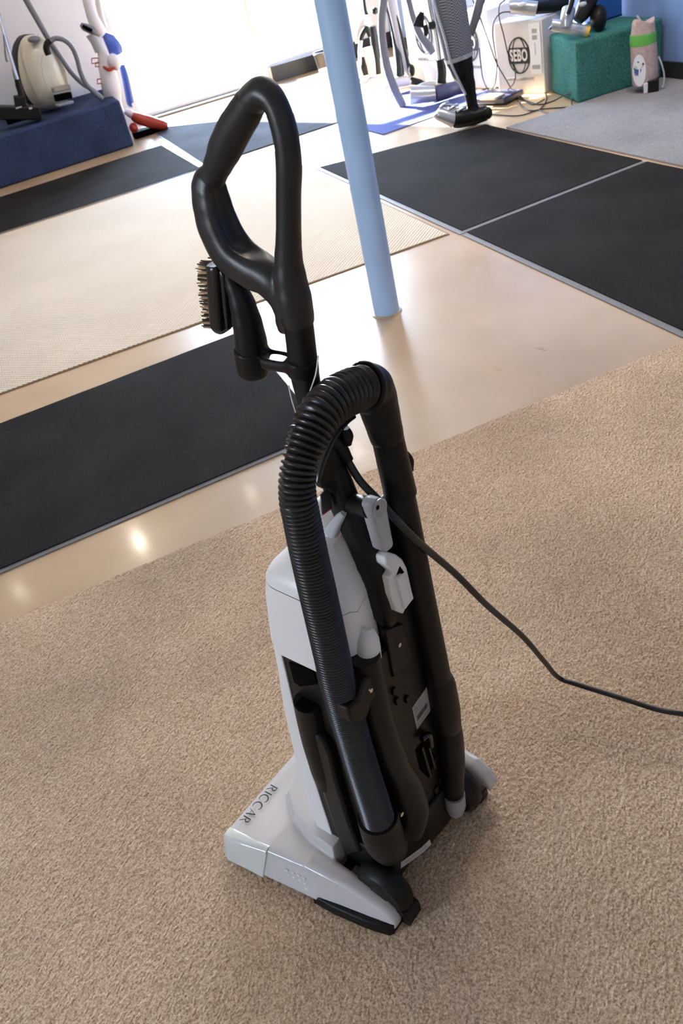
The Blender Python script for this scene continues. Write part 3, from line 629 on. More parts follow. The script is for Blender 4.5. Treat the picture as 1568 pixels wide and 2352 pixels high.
for a, b in (((1012, 252), (1030, 240)), ((1030, 258), (1052, 246)), ((1050, 262), (1070, 250)), ((1020, 246), (1046, 252))):
    MB().sweep([K(*a, -.06), K((a[0]+b[0])/2, (a[1]+b[1])/2-2, -.05), K(*b, -.03)], K.px(4), 10).build('control_pedal', M['chrome'], uv)
P, R = K.w([(1108, -15, 24, .1), (1095, 35, 21, .1), (1080, 85, 18, .1)]); MB().sweep(P, R, 14).build('hose', M['hosegrey'], uv)

# second upright (chrome wand, brush tool, silver head) behind it
K = Bk((3.47, 7.14, 0))
u2 = thing('upright_vacuum', 'chrome-wand vacuum with silver and navy power head behind the mesh-bag upright', 'vacuum', K.b)
P, R = K.w([(978, -50, 13), (988, 10, 13), (1002, 80, 13), (1011, 140, 14)]); MB().sweep(P, R, 12).build('wand', M['chrome'], u2)
P, R = K.w([(1010, 136, 20), (1014, 165, 22), (1013, 190, 22)]); MB().sweep(P, R, 14).build('neck', M['black'], u2)
P, R = K.w([(942, 218, 40, -.1), (985, 216, 36, -.1), (1000, 214, 32, -.1)]); MB().sweep(P, R, 18, k=2).build('roller_cover', M['silver'], u2)
P, R = K.w([(996, 217, 36, -.1), (1022, 210, 34, -.05), (1050, 202, 30, 0), (1068, 204, 22, 0)]); MB().sweep(P, R, 16).build('motor_housing', M['navy'], u2)
P, R = K.w([(955, 205, 14), (975, 198, 18), (1000, 192, 14)], -.06); MB().sweep(P, R, 12).build('cover', M['grey'], u2)
m_ = MB()
P, R = K.w([(969, 28, 10), (964, 45, 20), (961, 61, 27)], -.08); m_.sweep(P, R, 14, flat=.5, ref=K.h).build('dusting_brush', M['black'], u2)
P, R = K.w([(975, 58, 12), (978, 72, 12), (977, 82, 9)], -.08); MB().sweep(P, R, 12).build('crevice_tool', M['black'], u2)
P, R = K.w([(984, 60, 14), (993, 58, 17), (1000, 58, 14)], -.05); MB().sweep(P, R, 12).build('tool_clip', M['black'], u2)
P, R = K.w([(928, -40, 13), (940, 8, 13), (950, 45, 14), (965, 80, 17), (983, 105, 19), (994, 122, 15)], .12); MB().sweep(P, R, 14).build('hose', M['hosegrey'], u2)

# third: white canister/upright with black and beige tubes, further back
K = Bk((3.57, 8.0, 0))
u3 = thing('upright_vacuum', 'slim beige and black upright vacuum left of the SEBO carton logo', 'vacuum', K.b)
P, R = K.w([(893, -30, 26), (905, 40, 24), (917, 100, 22), (928, 150, 20), (938, 192, 18)]); MB().sweep(P, R, 16).build('body', plain('warm_grey_plastic', (.50, .47, .47), .45), u3)
P, R = K.w([(880, -20, 5), (897, 50, 6), (906, 100, 8), (913, 140, 14), (919, 180, 18)], -.07); MB().sweep(P, R, 12).build('wand', M['chrome'], u3)
P, R = K.w([(886, 20, 4), (898, 62, 5), (908, 110, 6), (916, 140, 15), (920, 182, 20)], -.09); MB().sweep(P, R, 12).build('rail', M['blackg'], u3)
P, R = K.w([(902, 20, 6), (915, 60, 7), (924, 95, 8), (935, 140, 8), (944, 178, 12)], -.03); MB().sweep(P, R, 12).build('cord_channel', M['blackg'], u3)
MB().ell(K(946, 170, -.06), (K.px(8), .06, K.px(13)), ax=(K.e, K.h, K.z)).build('wheel', M['black'], u3)
P, R = K.w([(940, 192, 16), (962, 197, 14), (975, 200, 9)], 0); MB().sweep(P, R, 12).build('foot_base', M['black'], u3)
P, R = K.w([(885, 218, 20), (905, 200, 28), (930, 196, 24), (944, 200, 12)], -.1); MB().sweep(P, R, 14).build('nozzle_head', M['white'], u3)

K = Bk((3.50, 8.52, 0))
u4 = thing('canister_vacuum', 'white and black vacuum in glaring sunlight just right of the pole', 'vacuum', K.b)
P, R = K.w([(822, 100, 12), (826, 75, 20), (838, 52, 28), (852, 46, 20)]); MB().sweep(P, R, 14).build('hand_grip', M['white'], u4)
P, R = K.w([(828, 92, 10), (833, 76, 12), (842, 66, 12), (849, 84, 9)], -.07); MB().sweep(P, R, 12).build('trigger', M['black'], u4)
P, R = K.w([(829, 90, 9), (826, 120, 9), (828, 150, 9)], -.03); MB().sweep(P, R, 10).build('suction_tube', M['silver'], u4)
P, R = K.w([(855, 60, 16), (858, 85, 18), (862, 120, 18), (868, 170, 16)], .05); MB().sweep(P, R, 14).build('rear_shell', M['black'], u4)
P, R = K.w([(842, 110, 26), (848, 140, 26), (854, 180, 20)], .0); MB().sweep(P, R, 14).build('body', M['white'], u4)
P, R = K.w([(855, 26, 10), (861, 25, 15), (867, 24, 10)], -.02); MB().sweep(P, R, 10).build('top_cap', M['black'], u4)
P, R = K.w([(832, 130, 10), (836, 155, 17), (840, 172, 15)], -.02); MB().sweep(P, R, 12).build('lower_joint', M['black'], u4)
P, R = K.w([(826, 196, 10), (842, 190, 14), (862, 184, 14), (880, 192, 10)], -.06); MB().sweep(P, R, 12).build('foot_base', M['silver'], u4)
P, R = K.w([(832, -30, 7), (838, 20, 7), (842, 34, 8)], .03); MB().sweep(P, R, 10).build('cord_reel', M['black'], u4)

K = Bk((3.30, 7.29, 0.01))
h5 = thing('vacuum_hose', 'thick grey hose hanging down beside the pole to the blue mat', 'hose', K.b)
P, R = K.w([(886, -60, 19), (881, 0, 18), (876, 50, 18), (879, 100, 18), (888, 150, 19), (902, 195, 19), (916, 225, 18), (924, 240, 16)]); MB().sweep(P, R, 16).build('hose_tube', M['hosegrey'], h5)
P, R = K.w([(921, 234, 17), (925, 244, 17)]); MB().sweep(P, R, 16, k=2).build('cuff', M['hosegrey'], h5)
K = Bk((3.98, 6.78, 0.01))
sp_ = thing('floor_nozzle', 'flat navy and white nozzle lying on the floor before the carton', 'nozzle', K.b)
m_ = MB().box(on_z(1142, 222, .036)-K.b, (.25, .34, .05), .35); m_.build('sole', M['navy'], sp_, bevel=.012)
m_ = MB().box(on_z(1130, 222, .066)-K.b, (.13, .16, .02), .35); m_.build('cover', M['white'], sp_, bevel=.006)

# cords lying by the cartons
def cordthing(nm_, label, pts, wpx=2.7):
    t = thing('electric_cable', label, 'cable', (0, 0, 0)); P = []
    for q in pts:
        if len(q) == 2: p = on_z(q[0], q[1], .006)
        else:
            b = Vector((q[2], q[3], 0)); hn = b.normalized(); p = on_plane(q[0], q[1], b, hn)
            p.z = max(p.z, .006)
        P.append(p)
    MB().sweep(P, [wpx/2/ppm(p) for p in P], 8, k=5).build('cord_run', M['cord'], t); return t
W1 = (3.72, 6.15)
cordthing('power_cord', 'black cord slanting down in front of the cartons from the mesh-bag upright',
          [(1085, 0, *W1), (1098, 30, *W1), (1120, 90, *W1), (1140, 145, *W1), (1160, 180, *W1), (1178, 212), (1190, 232), (1205, 250), (1222, 254), (1240, 250), (1252, 235), (1254, 220), (1240, 203), (1222, 200), (1205, 210), (1195, 218)])
cordthing('power_cord', 'black cord looping down from the silver power head over the carton',
          [(1172, 27, *W1), (1150, 30, *W1), (1135, 48, *W1), (1131, 75, *W1), (1135, 110, *W1), (1141, 150, *W1), (1137, 190, *W1), (1130, 208), (1150, 212), (1175, 208), (1205, 230), (1225, 240), (1250, 228)])
cordthing('power_cord', 'black cord falling past the SEBO globe and snaking to the green box',
          [(1160, 0, *W1), (1147, 12, *W1), (1146, 40, *W1), (1156, 80, *W1), (1168, 130, *W1), (1182, 160, *W1), (1180, 190, *W1), (1160, 214), (1185, 224), (1215, 234), (1240, 240), (1270, 232), (1290, 222, 3.95, 5.98), (1305, 215, 3.95, 5.9), (1316, 222, 3.95, 5.85), (1312, 238), (1322, 250), (1310, 258), (1285, 262), (1255, 259), (1238, 252)])
cordthing('power_cord', 'black cord trailing across the concrete from the black foot to the green box',
          [(1128, 262), (1145, 264), (1180, 266), (1205, 263), (1230, 254), (1250, 250), (1290, 247), (1310, 245)])
cordthing('power_cord', 'black cord hanging from the second carton and curling at its foot',
          [(1100, 110, *W1), (1104, 150, *W1), (1110, 185, *W1), (1125, 210), (1160, 222), (1178, 212), (1160, 202), (1125, 202), (1105, 208)])
# ================================================================== main upright vacuum (local frame: x = its right, y = forward, z = up)
vac = thing('upright_vacuum', 'large black and off-white upright vacuum standing in the foreground on beige carpet', 'vacuum', VO+Vector((0, 0, .003)), VA)
UX, UY, UZ = Vector((1, 0, 0)), Vector((0, 1, 0)), Vector((0, 0, 1))
# --- base
def uz(v, u0, u1, z0, z1, r, n=4, fl=0.0, fr=0.0):
    o = []
    for cx, cz, a0 in ((u1-r, z1-r, 0), (u0+r, z1-r, 90), (u0-fl+r*.5, z0+r*.5, 180), (u1+fr-r*.5, z0+r*.5, 270)):
        rr = r if a0 < 180 else r*.5
        for i in range(n+1):
            a = math.radians(a0+90*i/n); o.append(Vector((cx+rr*math.cos(a), v, cz+rr*math.sin(a))))
    return o
b = MB()
b.loft([uz(v, -q, q, z0, z1, .013, fl=e, fr=e) for v, q, z0, z1, e in ((.411, .205, .024, .050, .008), (.405, .220, .018, .062, .012), (.385, .228, .016, .070, .015), (.29, .206, .016, .075, .026), (.20, .191, .018, .076, .028), (.158, .186, .02, .074, .028))])
for s in (-1, 1):
    st = [(.20, .142, .191, .018, .078), (.15, .140, .186, .022, .078), (.10, .141, .180, .022, .076), (.05, .142, .176, .020, .068), (.02, .141, .173, .018, .060), (.003, .143, .172, .014, .050), (-.008, .150, .170, .016, .034)] if s < 0 else \
         [(.20, .142, .205, .018, .080), (.15, .150, .205, .030, .090), (.10, .158, .203, .048, .100), (.05, .162, .200, .060, .104), (.016, .164, .198, .058, .101), (-.012, .165, .197, .045, .082), (-.024, .165, .194, .040, .060)]
    b.loft([uz(v, min(s*a, s*c), max(s*a, s*c), z0, z1, min(.012, (z1-z0)*.45), fl=(.004+.12*max(0, v) if s < 0 else 0)) for v, a, c, z0, z1 in st])
ho = [(.03, .372), (-.03, .370), (-.088, .347), (-.128, .292), (-.147, .225), (-.150, .150), (.150, .150), (.147, .225), (.128, .292), (.088, .347)]
b.hexa([Vector((u, v, .05)) for u, v in ho], [Vector((u*.90, .16+(v-.16)*.90 if v > .16 else v+.008, .100)) for u, v in ho])
b.build('base_shell', M['white'], vac, voxel=.0027, sm=5)
for s in (-1, 1):
    m = MB(); m.loft([uz(v, min(s*a, s*c), max(s*a, s*c), z0, z1, .011, fl=(e if s < 0 else 0), fr=(e if s > 0 else 0)) for v, a, c, z0, z1, e in ((.413, .195, .214, .018, .054, .012), (.404, .196, .226, .014, .0645, .014), (.385, .196, .2310, .013, .0712, .0165), (.33, .190, .2180, .013, .0735, .022), (.290, .186, .2085, .014, .0762, .0275))])
    m.build('corner_bumper', M['bumper'], vac, bevel=.002)
sk = MB()
for s in (-1, 1):
    sk.loft([[Vector((s*u, v, z)) for u, z in ((a, .004), (c, .004), (c-.004, .03), (a, .03))] for v, a, c in ((.17, .14, .216), (.12, .14, .212), (.05, .14, .200), (.0, .145, .186), (-.006, .15, .178))])
    if s < 0: sk.loft([[Vector((s*u, v, z)) for u, z in ((.108, .004), (.150, .004), (.150, h), (.108, h))] for v, h in ((.04, .03), (.0, .045), (-.020, .040), (-.024, .022))])
sk.box((0, .27, .012), (.42, .25, .014))
sk.build('base_underside', M['black'], vac, bevel=.003)
for s in (-1, 1):
    wz, wv = .060, .040; x0 = s*.128
    wl = MB(); wl.lathe([(.028, -.021), (.050, -.021), (.0575, -.014), (.060, -.006), (.060, .006), (.0575, .014), (.050, .021), (.028, .021)], 40, (x0, wv, wz), (1, 0, 0)); wh = wl.build('wheel', M['black'], vac)
    MB().lathe([(.0, -.024), (.018, -.024), (.026, -.018), (.026, .018), (.018, .024), (0, .024)], 24, (x0, wv, wz), (1, 0, 0), caps=False).build('hub', M['blackg'], wh)
vs_ = MB()
for i in range(4):
    for j in range(3):
        z_ = .052-.0085*j; v_ = .236-.014*i-.004*j; p = Vector((-(.191+.17*max(0, v_-.2))-.028*(.066-z_)/.052-.0012, v_, z_)); vs_.box(p, (.003, .0085, .0035))
vs_.build('side_vent', M['whitem'], vac, bevel=.001)
# lettering on the nose: thin and thick strokes
def stroke(m, pts, wd, z=.0745):
    vv = []; n = len(pts)
    for i, (x, y) in enumerate(pts):
        a, c = pts[max(0, i-1)], pts[min(n-1, i+1)]; d = Vector((c[0]-a[0], c[1]-a[1], 0)).normalized(); q = Vector((-d.y, d.x, 0))*(wd[i] if isinstance(wd, list) else wd)/2
        vv += [Vector((x, y, 0))+q, Vector((x, y, 0))-q]
    return vv
def letters(word, h, gap):
    out = []; x = 0; tk, tn = h*.15, h*.06
    arc = lambda cx, cy, rx, ry, a0, a1, n=12: [(cx+rx*math.cos(math.radians(a0+(a1-a0)*i/n)), cy+ry*math.sin(math.radians(a0+(a1-a0)*i/n))) for i in range(n+1)]
    for ch in word:
        if ch == 'R':
            out.append(([(x, 0), (x, h)], tk)); bw = arc(x+h*.12, h*.74, h*.36, h*.26, 90, -90)
            out.append(([(x, h)]+bw+[(x+h*.05, h*.48)], [tn]+[tn+(tk-tn)*math.sin(math.pi*i/12) for i in range(13)]+[tn])); out.append(([(x+h*.22, h*.48), (x+h*.62, -.02*h), (x+h*.74, -h*.06)], [tk*.8, tk*.7, tn*.5])); x += h*.72+gap
        elif ch == 'I': out.append(([(x, 0), (x, h)], tk)); x += gap*1.3
        elif ch == 'C':
            a = arc(x+h*.45, h*.5, h*.50, h*.53, 48, 312, 22); out.append((a, [tn+(tk-tn)*math.sin(math.pi*i/22) for i in range(23)])); x += h*.80+gap
        elif ch == 'A':
            out.append(([(x, 0), (x+h*.36, h*1.02)], tn)); out.append(([(x+h*.33, h*1.02), (x+h*.74, 0)], tk)); out.append(([(x+h*.12, h*.33), (x+h*.60, h*.33)], tn)); x += h*.80+gap
    return out, x
lh = .0215
st, wtot = letters('RICCAR', lh, .0062)
lm = MB(); sc_ = .108/wtot
nc = .133
for pts, wd in st:
    vv = stroke(lm, pts, wd); P = []
    for q in vv:
        uu = -.080-(q.x)*sc_; v_ = .352+q.y*1.0
        zz = .0752+(.0010 if v_ < .37 else .0010-(v_-.37)*.14)
        P.append(Vector((uu, .734-v_ if False else v_, zz)))
    n = len(P)//2
    lm.add(P, [(2*i, 2*i+1, 2*i+3, 2*i+2) for i in range(n-1)])
# letters read from the front of the machine: mirror so that their feet point forward
c_v = .371
lm.v = [(x, 2*c_v-y, z-(max(0, 2*c_v-y-.372)*.16)) for x, y, z in lm.v]
lm.build('lettering', M['ink'], vac, smooth=False)

# --- body
def lerp(tab, z):
    for (a, x), (c, y) in zip(tab, tab[1:]):
        if z <= c or c == tab[-1][0]: return x+(y-x)*max(0, min(1, (z-a)/(c-a)))
VB = [(.05, .030), (.12, .024), (.30, .010), (.50, -.003), (.68, -.014), (1.0, -.016)]
VD = [(.05, .180), (.30, .168), (.50, .150), (.68, .127)]
VFt = [(.05, .236), (.30, .221), (.48, .196), (.66, .156)]
m = MB(); m.loft([rrect2(-.110, .088, lerp(VB, z), lerp(VD, z)+.004, .002, .012, z) for z in (.05, .12, .2, .3, .4, .5, .6, .664)]); m.build('main_body', M['black'], vac)
m = MB(); m.loft([rrect2(-.113, .091, lerp(VD, z), lerp(VFt, z), .022, .002, z, 6) for z in (.085, .12, .2, .3, .4, .5, .6, .672)]); m.build('front_shell', M['whitem'], vac)
# upper bag cover: lower half with its seam, then the dome
def covring(v1, sc, z, k=0.0, r=.045, v0=-.024, up=0.0):
    cu, cv = -.010, .062; o = []
    for p in rrect(cu+(-.1135-cu)*sc, cu+(.092-cu)*sc, cv+(v0-cv)*sc, cv+(v1-cv)*sc, r*sc, 0, 10):
        q = max(0, min(1, (.030-p.y)/.040)); q = q*q*(3-2*q)
        t = max(0, min(1, (p.x+.011)/.009)); t = t*t*(3-2*t)
        w_ = max(0, min(1, (p.x+.083)/.065))
        o.append(Vector((p.x, max(p.y, .030*t-.06*(1-t)), z-k*q*(.026+.046*w_)+up*q*max(0, min(1, (p.x+.060)/.035)))))
    return o
MB().loft([covring(.158, 1, .662, 0, .024, up=.034), covring(.158, 1.008, .69, 0, .030, up=.012), covring(.150, 1.012, .74, .15, .038), covring(.141, 1.008, .79, .6, .042), covring(.131, 1.0, .822, 1)]).build('bag_cover', M['whitem'], vac)
MB().loft([covring(.122, .955, .8195, 1, v0=-.020), covring(.122, .955, .8255, 1, v0=-.020)]).build('cover_seam', M['dark'], vac)
MB().loft([covring(.131, 1.0, .8240, 1), covring(.124, .975, .836, .98), covring(.114, .915, .847, .92), covring(.105, .81, .857, .80), covring(.10, .65, .866, .6), covring(.10, .44, .873, .35), covring(.10, .20, .877, .1), covring(.10, .02, .878)]).build('dome_lid', M['whitem'], vac)
m = MB(); m.hexa([Vector(q) for q in ((-.05, .025, .80), (.035, .03, .80), (.035, .10, .84), (-.05, .10, .84))], [Vector(q) for q in ((-.03, .035, .885), (.03, .04, .885), (.03, .09, .905), (-.035, .09, .905))]); m.build('lid_ridge', M['whitem'], vac, bevel=.012, seg=4)
P, R = UW([(750, 1254, 36), (763, 1226, 32), (778, 1198, 24), (790, 1182, 14)], -.02); MB().sweep(P, R, 14, pw=3).build('lid_latch', M['grey'], vac)
P, R = VW([(846, 1448, 16), (846, 1456, 38), (846, 1472, 52), (847, 1494, 57), (848, 1513, 59)], -.032); MB().sweep(P, R, 24, k=4).build('exhaust_cowl', M['whitem'], vac)
# --- back: spine plate, panel and its details
def vb(z, d=0.0): return lerp(VB, z)+d
pl = MB()
def plate(m, poly, d0, d1, ):
    m.hexa([Vector((u, vb(z, d0), z)) for u, z in poly], [Vector((u, vb(z, d1), z)) for u, z in poly])
for za, zb, ua, ub in ((.12, .3, -.105, .099), (.3, .5, -.105, .099), (.5, .66, -.105, .098), (.66, .80, -.014, .094)):
    pl.hexa([Vector((ua, vb(za, -.004), za)), Vector((ub, vb(za, -.004), za)), Vector((ub, vb(zb, -.004), zb)), Vector((ua, vb(zb, -.004), zb))],
            [Vector((ua, vb(za, .018), za)), Vector((ub, vb(za, .018), za)), Vector((ub, vb(zb, .018), zb)), Vector((ua, vb(zb, .018), zb))])
pl.box((.055, .006, .84), (.07, .012, .10))
pl.build('back_plate', M['black'], vac, voxel=.003, sm=3)
def vpt(px, py, d=0.0):
    z = .5
    for _ in range(6): p = V(px, py, vb(z, d)); z = p.z
    return p
def vpoly(name, pts, d0, d1, mat, parent=vac, bevel=.002):
    P = [vpt(x, y, d0) for x, y in pts]; Q = [p+Vector((0, d1-d0, 0)) for p in P]
    return MB().hexa(P, Q).build(name, mat, parent, bevel=bevel)
ac = vpoly('access_cover', [(886, 1452), (926, 1436), (950, 1512), (906, 1560)], -.009, .002, M['black'])
def screw(px, py, d, r=.0048, par=vac):
    p = vpt(px, py, d); s = MB().lathe([(r*.5, -.0012), (r*.9, -.0018), (r, .001), (r, .004)], 16, p, (0, 1, 0)).build('screw', M['chrome'], par); return s
screw(917, 1484, -.011, .0042)
for (px, py) in ((905, 1590), (912, 1612), (935, 1608)):
    MB().box(vpt(px, py, -.006), (.009, .006, .014)).build('moulded_rib', M['black'], vac, bevel=.001)
lb = vpoly('rating_label', [(947, 1629), (987, 1572), (999, 1621), (958, 1678)], -.0052, -.004, M['sticker'], bevel=0)
lab_o, lab_x, lab_y = vpt(947, 1629, -.0056), None, None
lx = (vpt(987, 1572, -.0056)-lab_o); ly = (vpt(958, 1678, -.0056)-lab_o)
def labq(m, a, b, c, d): P = [lab_o+lx*x+ly*y for x, y in ((a, b), (c, b), (c, d), (a, d))]; m.add(P, [(0, 1, 2, 3)])
m = MB()
for i, (y, x1) in enumerate(((.12, .5), (.19, .42), (.26, .55), (.33, .60), (.40, .60))): labq(m, .06, y, x1, y+.028)
labq(m, .62, .30, .90, .34); labq(m, .66, .37, .86, .41); labq(m, .06, .86, .80, .89); labq(m, .06, .92, .65, .95)
m.build('label_text', M['inkg'], lb, smooth=False)
m = MB(); x = .10; rnd = random.Random(4)
while x < .70: wd = rnd.choice((.008, .012, .02)); labq(m, x, .52, x+wd, .74); x += wd+rnd.choice((.006, .010, .014))
m.build('barcode', M['ink'], lb, smooth=False)
P = [lab_o+lx*(.76+.085*math.cos(a))+ly*(.16+.13*math.sin(a)) for a in [2*math.pi*i/20 for i in range(20)]]
MB().add(P+[sum(P, Vector())/20], [(i, (i+1) % 20, 20) for i in range(20)]).build('approval_mark', M['inkg'], lb, smooth=False)
# cable clip under the label
MB().sweep([vpt(968, 1700, -.012), vpt(985, 1690, -.014), vpt(990, 1715, -.012)], .006, 10).build('cable_clip', M['blackg'], vac)
vpoly('clip_recess', [(955, 1725), (975, 1700), (1000, 1740), (985, 1790), (965, 1770)], -.0048, -.002, M['dark'], bevel=0)
for a, c in (((968, 1716), (988, 1782)), ((984, 1716), (998, 1765))): MB().sweep([vpt(*a, -.006), vpt(*c, -.007)], .004, 8, k=2).build('clip_finger', M['blackg'], vac)
# inner duct and manifold
P = [V(a, c, v) for a, c, v in ((838, 1508, -.034), (858, 1600, -.030), (882, 1690, -.026), (908, 1760, -.020), (934, 1815, -.014), (945, 1865, -.008), (930, 1905, .0))]
R = [rad(p, w_) for p, w_ in zip(P, (72, 70, 68, 68, 74, 80, 84))]
MB().sweep(P, R, 24).build('inner_duct', M['black'], vac)
m = MB()
PL = [(-.122, .062), (-.075, .030), (0, .010), (.085, .004), (.118, .030), (.118, .14), (-.122, .14)]
m.hexa([Vector((u*.95, v+.012, .034)) for u, v in PL], [Vector((u, v, .165)) for u, v in PL])
P = [V(868, 1880, .0), V(882, 1925, .010), V(892, 1942, .03), V(898, 1952, .05)]; m.sweep(P, [rad(P[0], 96)*1.0, rad(P[1], 98), rad(P[2], 90), rad(P[3], 70)], 24)
m.ell(V(940, 1885, .0), (.030, .026, .034))
m.build('lower_manifold', M['black'], vac, voxel=.0032, sm=6)
screw(922, 1872, -.034, .005)
for px, py in ((1010, 1790), (1000, 1815), (1025, 1880), (1008, 1900)):
    p = vpt(px, py, -.004); MB().box(p, (.012, .01, .018)).build('moulded_rib', M['black'], vac, bevel=.002)
# lower label, following the curved rear of the base
P0 = [(-.088, .034), (-.063, .0245), (-.038, .0155), (-.014, .0105)]
m = MB(); va = [Vector((u, v-.006, z)) for u, v in P0 for z in (.074, .093)]; m.add(va, [(2*i, 2*i+1, 2*i+3, 2*i+2) for i in range(3)]); l2b = m.build('serial_label', plain('silver_label', (.55, .55, .54), .4), vac, smooth=False)
m = MB(); rnd = random.Random(9); u = -.076
while u < -.026:
    wd = rnd.choice((.0008, .0014)); v = lerp([(a, c) for a, c in P0], u)
    m.add([Vector((u, v-.0068, .079)), Vector((u+wd, v-.0070, .079)), Vector((u+wd, v-.0070, .089)), Vector((u, v-.0068, .089))], [(0, 1, 2, 3)]); u += wd+rnd.choice((.0009, .0016))
m.build('barcode', M['inkg'], l2b, smooth=False)

# --- side: tool holder cup, shroud
P, R = UW([(708, 1612, 68), (714, 1645, 68), (726, 1700, 66), (742, 1760, 62), (752, 1800, 50)], -.112)
cup = MB().sweep(P, R, 26).build('tool_holder', M['black'], vac)
MB().sweep([P[0]+Vector((0, 0, .0010)), P[0]+Vector((0, 0, .0022))], [R[0]*.86]*2, 26, k=1).build('holder_mouth_shade', M['dark'], cup)  # black disc on the closed cup, painting the shade inside its mouth
def upoly(name, pts, u0, u1, mat, parent=vac, bevel=.003):
    P = [U(x, y, u0) for x, y in pts]; return MB().prism(P, (u1-u0, 0, 0)).build(name, mat, parent, bevel=bevel)
upoly('side_cover', [(704, 1690), (722, 1688), (742, 1706), (757, 1738), (772, 1800), (800, 1890), (828, 1962), (792, 1972), (762, 1890), (726, 1778)], -.128, -.105, M['black'], bevel=.006)
upoly('side_recess_shade', [(664, 1525), (720, 1545), (728, 1575), (690, 1580), (676, 1570)], -.1125, -.108, M['dark'], bevel=0)  # flat dark piece, painting the shade of the recess above the cup
# --- post, socket and handle loop
P, R = UW([(686, 742, 66), (691, 785, 66), (697, 838, 66), (702, 870, 64), (712, 920, 58), (724, 965, 58), (745, 1040, 64), (777, 1118, 70), (806, 1190, 70), (833, 1245, 70), (853, 1300, 70), (873, 1360, 68), (884, 1405, 62), (890, 1430, 44)])
R = [r*.97 for r in R]
MB().sweep(P, R, 24, flat=.92, ref=UX, pw=2.9).build('handle_post', M['black'], vac)
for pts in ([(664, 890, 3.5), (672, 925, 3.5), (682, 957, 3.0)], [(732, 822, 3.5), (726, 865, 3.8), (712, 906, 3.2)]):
    P, R = UW(pts, -.017); MB().sweep(P, R, 8).build('edge_highlight', M['whitem'], vac)  # white strips painting the highlight lines along the post's edges
lo = MB()
P, R = UW([(690, 752, 70), (683, 725, 80), (676, 690, 84), (668, 645, 76), (664, 600, 66), (664, 560, 61), (664, 520, 59), (664, 450, 59), (665, 390, 62), (661, 340, 62), (651, 292, 62), (637, 252, 62), (619, 227, 66), (601, 219, 70), (585, 232, 72), (571, 250, 70)])
lo.sweep(P, R, 26)
P, R = UW([(490, 404, 62), (486, 420, 82), (486, 440, 94), (494, 480, 104), (509, 528, 112), (538, 580, 116), (580, 616, 110), (622, 645, 98), (655, 690, 86), (670, 730, 70)])
def channel(c, q, t):
    k = max(0, min(1, t/.10))*max(0, min(1, (.80-t)/.20))
    if q > 0:
        a = abs(c); d = (.34+.28*min(1, a/.72)**2) if a < .72 else .5*math.sqrt(max(0, 1-((a-.72)/.28)**2))
        q = q*(1-k)+d*k
    else: q = math.copysign(abs(q)**(1-.35*k), q)
    return c, q
lo.sweep(P, R, 44, flat=.80, ref=UX, sec=channel)
P, R = UW([(662, 655, 70), (664, 700, 82), (660, 740, 56), (650, 764, 26)]); lo.sweep(P, R, 20)
lo.build('handle_loop', M['handle'], vac, voxel=.0021, sm=6)
P, R = UW([(582, 236, 70), (574, 248, 76), (558, 274, 80), (540, 303, 82), (521, 342, 80), (505, 378, 68), (496, 398, 62), (490, 412, 62)])
MB().sweep(P, R, 28).build('hand_grip', M['grip'], vac)
screw(621, 659, -.01, .003) if False else None
# --- dusting brush in its clip
br = MB(); P, R = UW([(500, 608, 34), (503, 625, 38), (508, 700, 40), (511, 745, 38), (514, 762, 28)]); br.sweep(P, R, 20, flat=1.5, ref=UX, pw=3.4)
bb = br.build('dusting_brush', M['blackg'], vac)
P, R = UW([(518, 622, 16), (524, 640, 18), (530, 700, 18), (532, 752, 14)]); MB().sweep(P, R, 16, flat=2.4, ref=UX, pw=3).build('flange', M['blackg'], bb)
P, R = UW([(524, 632, 28), (545, 668, 50), (560, 710, 62), (570, 750, 70), (577, 790, 76), (580, 812, 74)]); MB().sweep(P, R, 24).build('brush_neck', M['black'], bb)
rnd = random.Random(5)
for nm, mt, ph_ in (('dark_bristles', 'bristle', 0), ('tan_bristles', 'bristle2', 1)):
    m = MB()
    for i in range(26):
        if (i % 2 == 1) != (ph_ == 1): continue
        y = 608+i*(752-608)/25; x = 487+(y-608)*.085
        for j in range(7):
            u_ = -.009+.018*j/6+rnd.uniform(-.002, .002); a = U(x, y+rnd.uniform(-2, 2), u_)
            a = U(x, y+rnd.uniform(-1.5, 1.5), 0); a.x = u_; d = Vector((rnd.uniform(-.0015, .0015), .019, rnd.uniform(-.0025, .001)))
            m.sweep([a, a+d], [.0013, .0010], 5, k=1)
    tag(m.build(nm, M[mt], bb), kind='stuff')
cl = MB()
P, R = UW([(577, 802, 84), (581, 835, 80), (584, 858, 74), (585, 866, 50)]); cl.sweep(P, R, 26)
P, R = UW([(694, 826, 76), (698, 864, 74)]); cl.sweep(P, R, 26, k=2)
P, R = UW([(600, 838, 34), (640, 846, 32), (680, 850, 36)], -.012); cl.sweep(P, R, 14, flat=.5, ref=UX)
P, R = UW([(600, 812, 18), (640, 814, 14), (680, 824, 18)], .016); cl.sweep(P, R, 14, flat=.6, ref=UX)
cl.build('tool_clip', M['black'], vac, voxel=.0028, sm=4)
